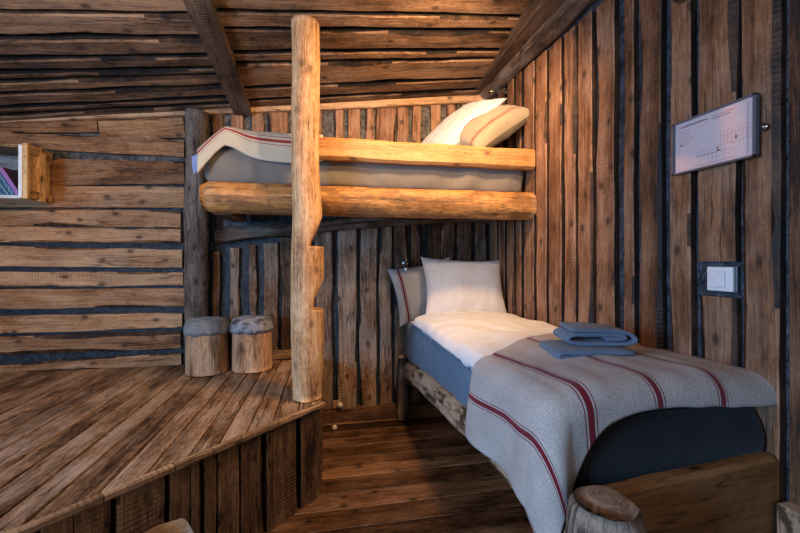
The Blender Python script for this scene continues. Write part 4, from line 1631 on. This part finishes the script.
# local frame: a runs along -Y (to the right in view), b runs up
def plan_rot(dx, a, b_):
    ca, sa = math.cos(slope), math.sin(slope)
    a2, b2 = a * ca - b_ * sa, a * sa + b_ * ca
    return Vector((XF - dx, cyy - a2, cz + b2))


def prect(mb, a0, a1, b0, b1, d0, d1, mi=0):
    base = len(mb.v)
    for d in (d0, d1):
        for (a, b_) in ((a0, b0), (a1, b0), (a1, b1), (a0, b1)):
            mb.v.append(tuple(plan_rot(d, a, b_)))
    for q in ((0, 3, 2, 1), (4, 5, 6, 7), (0, 1, 5, 4), (1, 2, 6, 5), (2, 3, 7, 6), (3, 0, 4, 7)):
        mb.face(tuple(base + k_ for k_ in q), ((0, 0), (1, 0), (1, 1), (0, 1)), .5, mi)


mb = MB()
hw, hh, fb = PW / 2, PH / 2, 0.010
for r_ in ((-hw, hw, hh - fb * .6, hh), (-hw, hw, -hh, -hh + fb * .6), (-hw, -hw + fb * .7, -hh, hh), (hw - fb, hw, -hh, hh)):
    prect(mb, *r_, 0.0, 0.014)
mb.build('frame', [M['frame']], plan, loc=(XF, cyy, cz))
mb = MB()
prect(mb, -hw + .004, hw - .004, -hh + .004, hh - .004, 0.002, 0.005)
paper = mb.build('sheet', [M['paper']], plan, loc=(XF, cyy, cz))
mb = MB()
R2 = random.Random(3)


def line(a0, a1, b0, b1, mi=0):
    prect(mb, a0, a1, b0, b1, 0.0049, 0.0055, mi)


bx0, bx1, by0, by1 = -hw + .022, hw - .030, -hh + .014, hh - .016
for (q, mi_) in (((bx0, bx0 + .0009, by0, by1), 1), ((bx1, bx1 + .0014, by0, by1), 0), ((bx0, bx1, by0, by0 + .0009), 1)):
    line(*q, mi_)
# heading and second heading made of small marks at the size of the print
a = bx0 + .006
while a < -0.02:
    w1 = R2.uniform(.002, .005)
    line(a, a + w1, by1 - .010, by1 - .010 + R2.uniform(.004, .0062), 0)
    a += w1 + .0012
for rw in range(2):
    a = 0.005
    while a < bx1 - .045 - .01 * rw:
        w1 = R2.uniform(.002, .006)
        line(a, a + w1, by1 - .008 - .008 * rw, by1 - .0045 - .008 * rw, 2 if (rw == 0 and a > bx1 - .07) else (0 if rw else 1))
        a += w1 + .0014
for rw in range(6):
    a = bx0 + .006
    en = bx0 + R2.uniform(.035, .07)
    while a < en:
        w1 = R2.uniform(.003, .008)
        b_ = by1 - .026 - .010 * rw
        line(a, a + w1, b_, b_ + .0022, 1)
        a += w1 + .0015
line(bx0 + .006, bx0 + .012, by1 - .078, by1 - .070, 0)
for (x0_, y0_, nx_, ny_, cs) in ((-.055, by0 + .004, 9, 2, .0145), (.030, by0 + .052, 8, 3, .012), (-.055, by0 + .034, 5, 1, .0145)):
    for i in range(nx_ + 1):
        if R2.random() < .8:
            line(x0_ + i * cs, x0_ + i * cs + .0008, y0_, y0_ + ny_ * .0155, 1)
    for j in range(ny_ + 1):
        line(x0_, x0_ + nx_ * cs, y0_ + j * .0155, y0_ + j * .0155 + .0008, 1 if j % 2 else 0)
line(.020, .024, by0 + .036, by0 + .052, 0)
line(.024, .031, by0 + .036, by0 + .040, 0)
line(bx1 - .038, bx1 - .032, by0 + .060, by0 + .074, 0)
mb.build('print', [M['ink'], M['inkgrey'], M['inkred']], paper, loc=(XF, cyy, cz))
for o_ in [c for c in COL.objects if c.name.startswith('print')]:
    o_.location = (0, 0, 0)
mb = MB()
prect(mb, -hw + .006, hw - .008, -hh + .005, hh - .005, 0.008, 0.0095)
mb.build('clear_cover', [M['glass']], plan, loc=(XF, cyy, cz))
mb = MB()
lathe(mb, plan_rot(0.0, hw + .012, -.012), [(0.012, 0.0), (0.012, 0.003), (0.004, 0.0035), (0.004, 0.006), (0.001, 0.0065)], 16, axis='X')
mb.build('screw_tab', [M['chrome']], plan, loc=(XF, cyy - hw, cz))

# ------------------------------------------------------------------ light switch
XS = XR - 0.008
ysw, zsw = yr(721.5, XS), zz(279, XS, yr(721.5, XS))
sw = thing('light_switch', (XS, ysw, zsw), 'white rocker light switch on the right wall boards below the plan', 'light switch')
mb = MB()
mb.box((XS - .004, ysw, zsw), (.012, .088, .084), bev=.003)
mb.build('plate', [M['whiteplastic']], sw, loc=(XS, ysw, zsw))
mb = MB()
mb.box((XS - .013, ysw + .006, zsw), (.010, .056, .056), bev=.002)
mb.build('rocker', [M['whiteplastic']], sw, loc=(XS - .013, ysw, zsw))
mb = MB()
mb.box((XS + .006, ysw + .0, zsw), (.010, .100, .090), bev=.002)
mb.build('back_box', [M['frame']], sw, loc=(XS + .006, ysw, zsw))

# ------------------------------------------------------------------ socket and knob by the skirting
yk = YB - 0.05
so = thing('wall_socket', (xb(338, yk), yk, zz(405, xb(338, yk), yk)), 'small brown wall socket with a cream plug above the back skirting', 'socket')
mb = MB()
c0 = Vector((xb(336, yk), yk + .025, zz(405.5, xb(336, yk), yk)))
mb.box(c0, (.05, .03, .062), bev=.006)
mb.build('housing', [M['brownplastic']], so, loc=so.location)
mb = MB()
lathe(mb, Vector((xb(340, yk), yk + .01, zz(405, xb(340, yk), yk))), [(.021, 0), (.023, .012), (.021, .022), (.012, .026), (.011, .036), (.003, .038)], 22, axis='Y')
mb.build('plug', [M['ivory']], so, loc=so.location)
mb = MB()
yk = YB - 0.16
kx, kz = xb(334.5, yk), zz(422, xb(334.5, yk), yk)
lathe(mb, (kx, yk + .0, 0.021), [(.004, .0), (.015, .004), (.02, .012), (.02, .022), (.014, .031), (.003, .034)], 20, axis='Y')
o = mb.build('plug_cap', [M['ivory']], loc=(kx, yk, 0.0))
tag(o, 'small round cream plug lying on the floor below the wall socket', 'plug')

# ------------------------------------------------------------------ reading lamps
def reading_lamp(c, label, metal, s_=1.0, to=(0, -1, 0)):
    root = thing('reading_lamp', c, label, 'lamp', None)
    c = Vector(c)
    mb = MB()
    lathe(mb, c, [(.020 * s_, 0), (.020 * s_, .006), (.012 * s_, .010), (.006 * s_, .012), (.006 * s_, .05)], 18, axis='Y')
    mb.build('bracket', [metal], root, loc=c)
    mb = MB()
    t_ = c + Vector((0, -.05, 0))
    mb.log([t_, t_ + Vector((0, 0, .02)), t_ + Vector((0, 0, .06)) * s_], [.0045 * s_] * 3, nseg=10, rough=0, cap=0)
    mb.build('arm', [metal], root, loc=c)
    mb = MB()
    lathe(mb, t_ + Vector((0, 0, -0.045 * s_)), [(.017 * s_, 0), (.019 * s_, .006), (.016 * s_, .028), (.009 * s_, .045), (.004, .05)], 18)
    mb.build('lamp_head', [metal], root, loc=c)
    return root


yk = YB - 0.055
reading_lamp((xb(404.5, yk), yk - 0.02, zz(263, xb(404, yk), yk)), 'small steel reading lamp on the back wall above the lower bed', M['chrome'], 1.35)
rl = thing('reading_lamp', (XR - .03, yr(506, XR - .03), zz(96, XR - .03, yr(506))), 'small black and brass reading lamp on the wall over the upper pillows', 'lamp')
c = rl.location.copy()
mb = MB()
lathe(mb, c, [(.022, 0), (.022, .008), (.010, .012), (.006, .014), (.006, .07)], 18, axis='X')
mb.build('bracket', [M['blackmetal']], rl, loc=c)
mb = MB()
mb.log([c + Vector((-.07, 0, 0)), c + Vector((-.09, .02, .012)), c + Vector((-.12, .05, .014))], [.005, .005, .005], nseg=10, rough=0, cap=0)
mb.build('arm', [M['brass']], rl, loc=c)
mb = MB()
mb.log([c + Vector((-.07, -.03, -.012)), c + Vector((-.07, .0, -.006)), c + Vector((-.07, .03, 0))], [.020, .018, .008], nseg=16, rough=0, cap=0)
mb.build('lamp_head', [M['blackmetal']], rl, loc=c)

# ------------------------------------------------------------------ batten high on the right wall
mb = MB()
ya, yb_ = yr(671, XR - .07), 0.55
za, zb_ = zz(9, XR - .07, ya), 2.02
Lv = Vector((0, yb_ - ya, -.10))
ln = Lv.length
Lv.normalize()
mb.board((XR - 0.045, ya, 2.25), Lv, -X3, Z3, ln, 0.055, 0.07, wav=.003, tone=.6)
o = mb.build('wall_batten', [M['beam']], loc=(XR - .045, ya, 2.29))
tag(o, 'short dark wooden batten high on the right wall above the plan', 'batten')

# ------------------------------------------------------------------ log bench in front of the platform
be = thing('log_bench', (-0.75, 1.15, 0), 'half-log bench whose rounded end shows below the platform edge', 'bench')
c1 = Vector((-0.475, 1.405, 0.335))
mb = MB()
P = [c1 + ED * (0.9 * i / 14) for i in range(15)]
mb.log(P, [0.05 if i == 0 else .064 for i in range(15)], rough=0.003, tone=.6, nseg=28, capr=.016, clip=lambda i, dx, dy, t: (dx * 1.3, max(-.045, min(.05, dy))))
mb.build('seat', [M['foot'], M['end']], be, loc=(-.75, 1.15, .33))
for tt in (0.12, 0.76):
    for sd in (-.045, .045):
        q = c1 + ED * tt + EN * sd
        mb = MB()
        mb.log([(q.x + EN.x * sd * .5, q.y + EN.y * sd * .5, 0.006), (q.x, q.y, .30)], [.02, .022], nseg=12, rough=.001)
        mb.build('leg', [M['foot'], M['end']], be, loc=(q.x, q.y, 0))
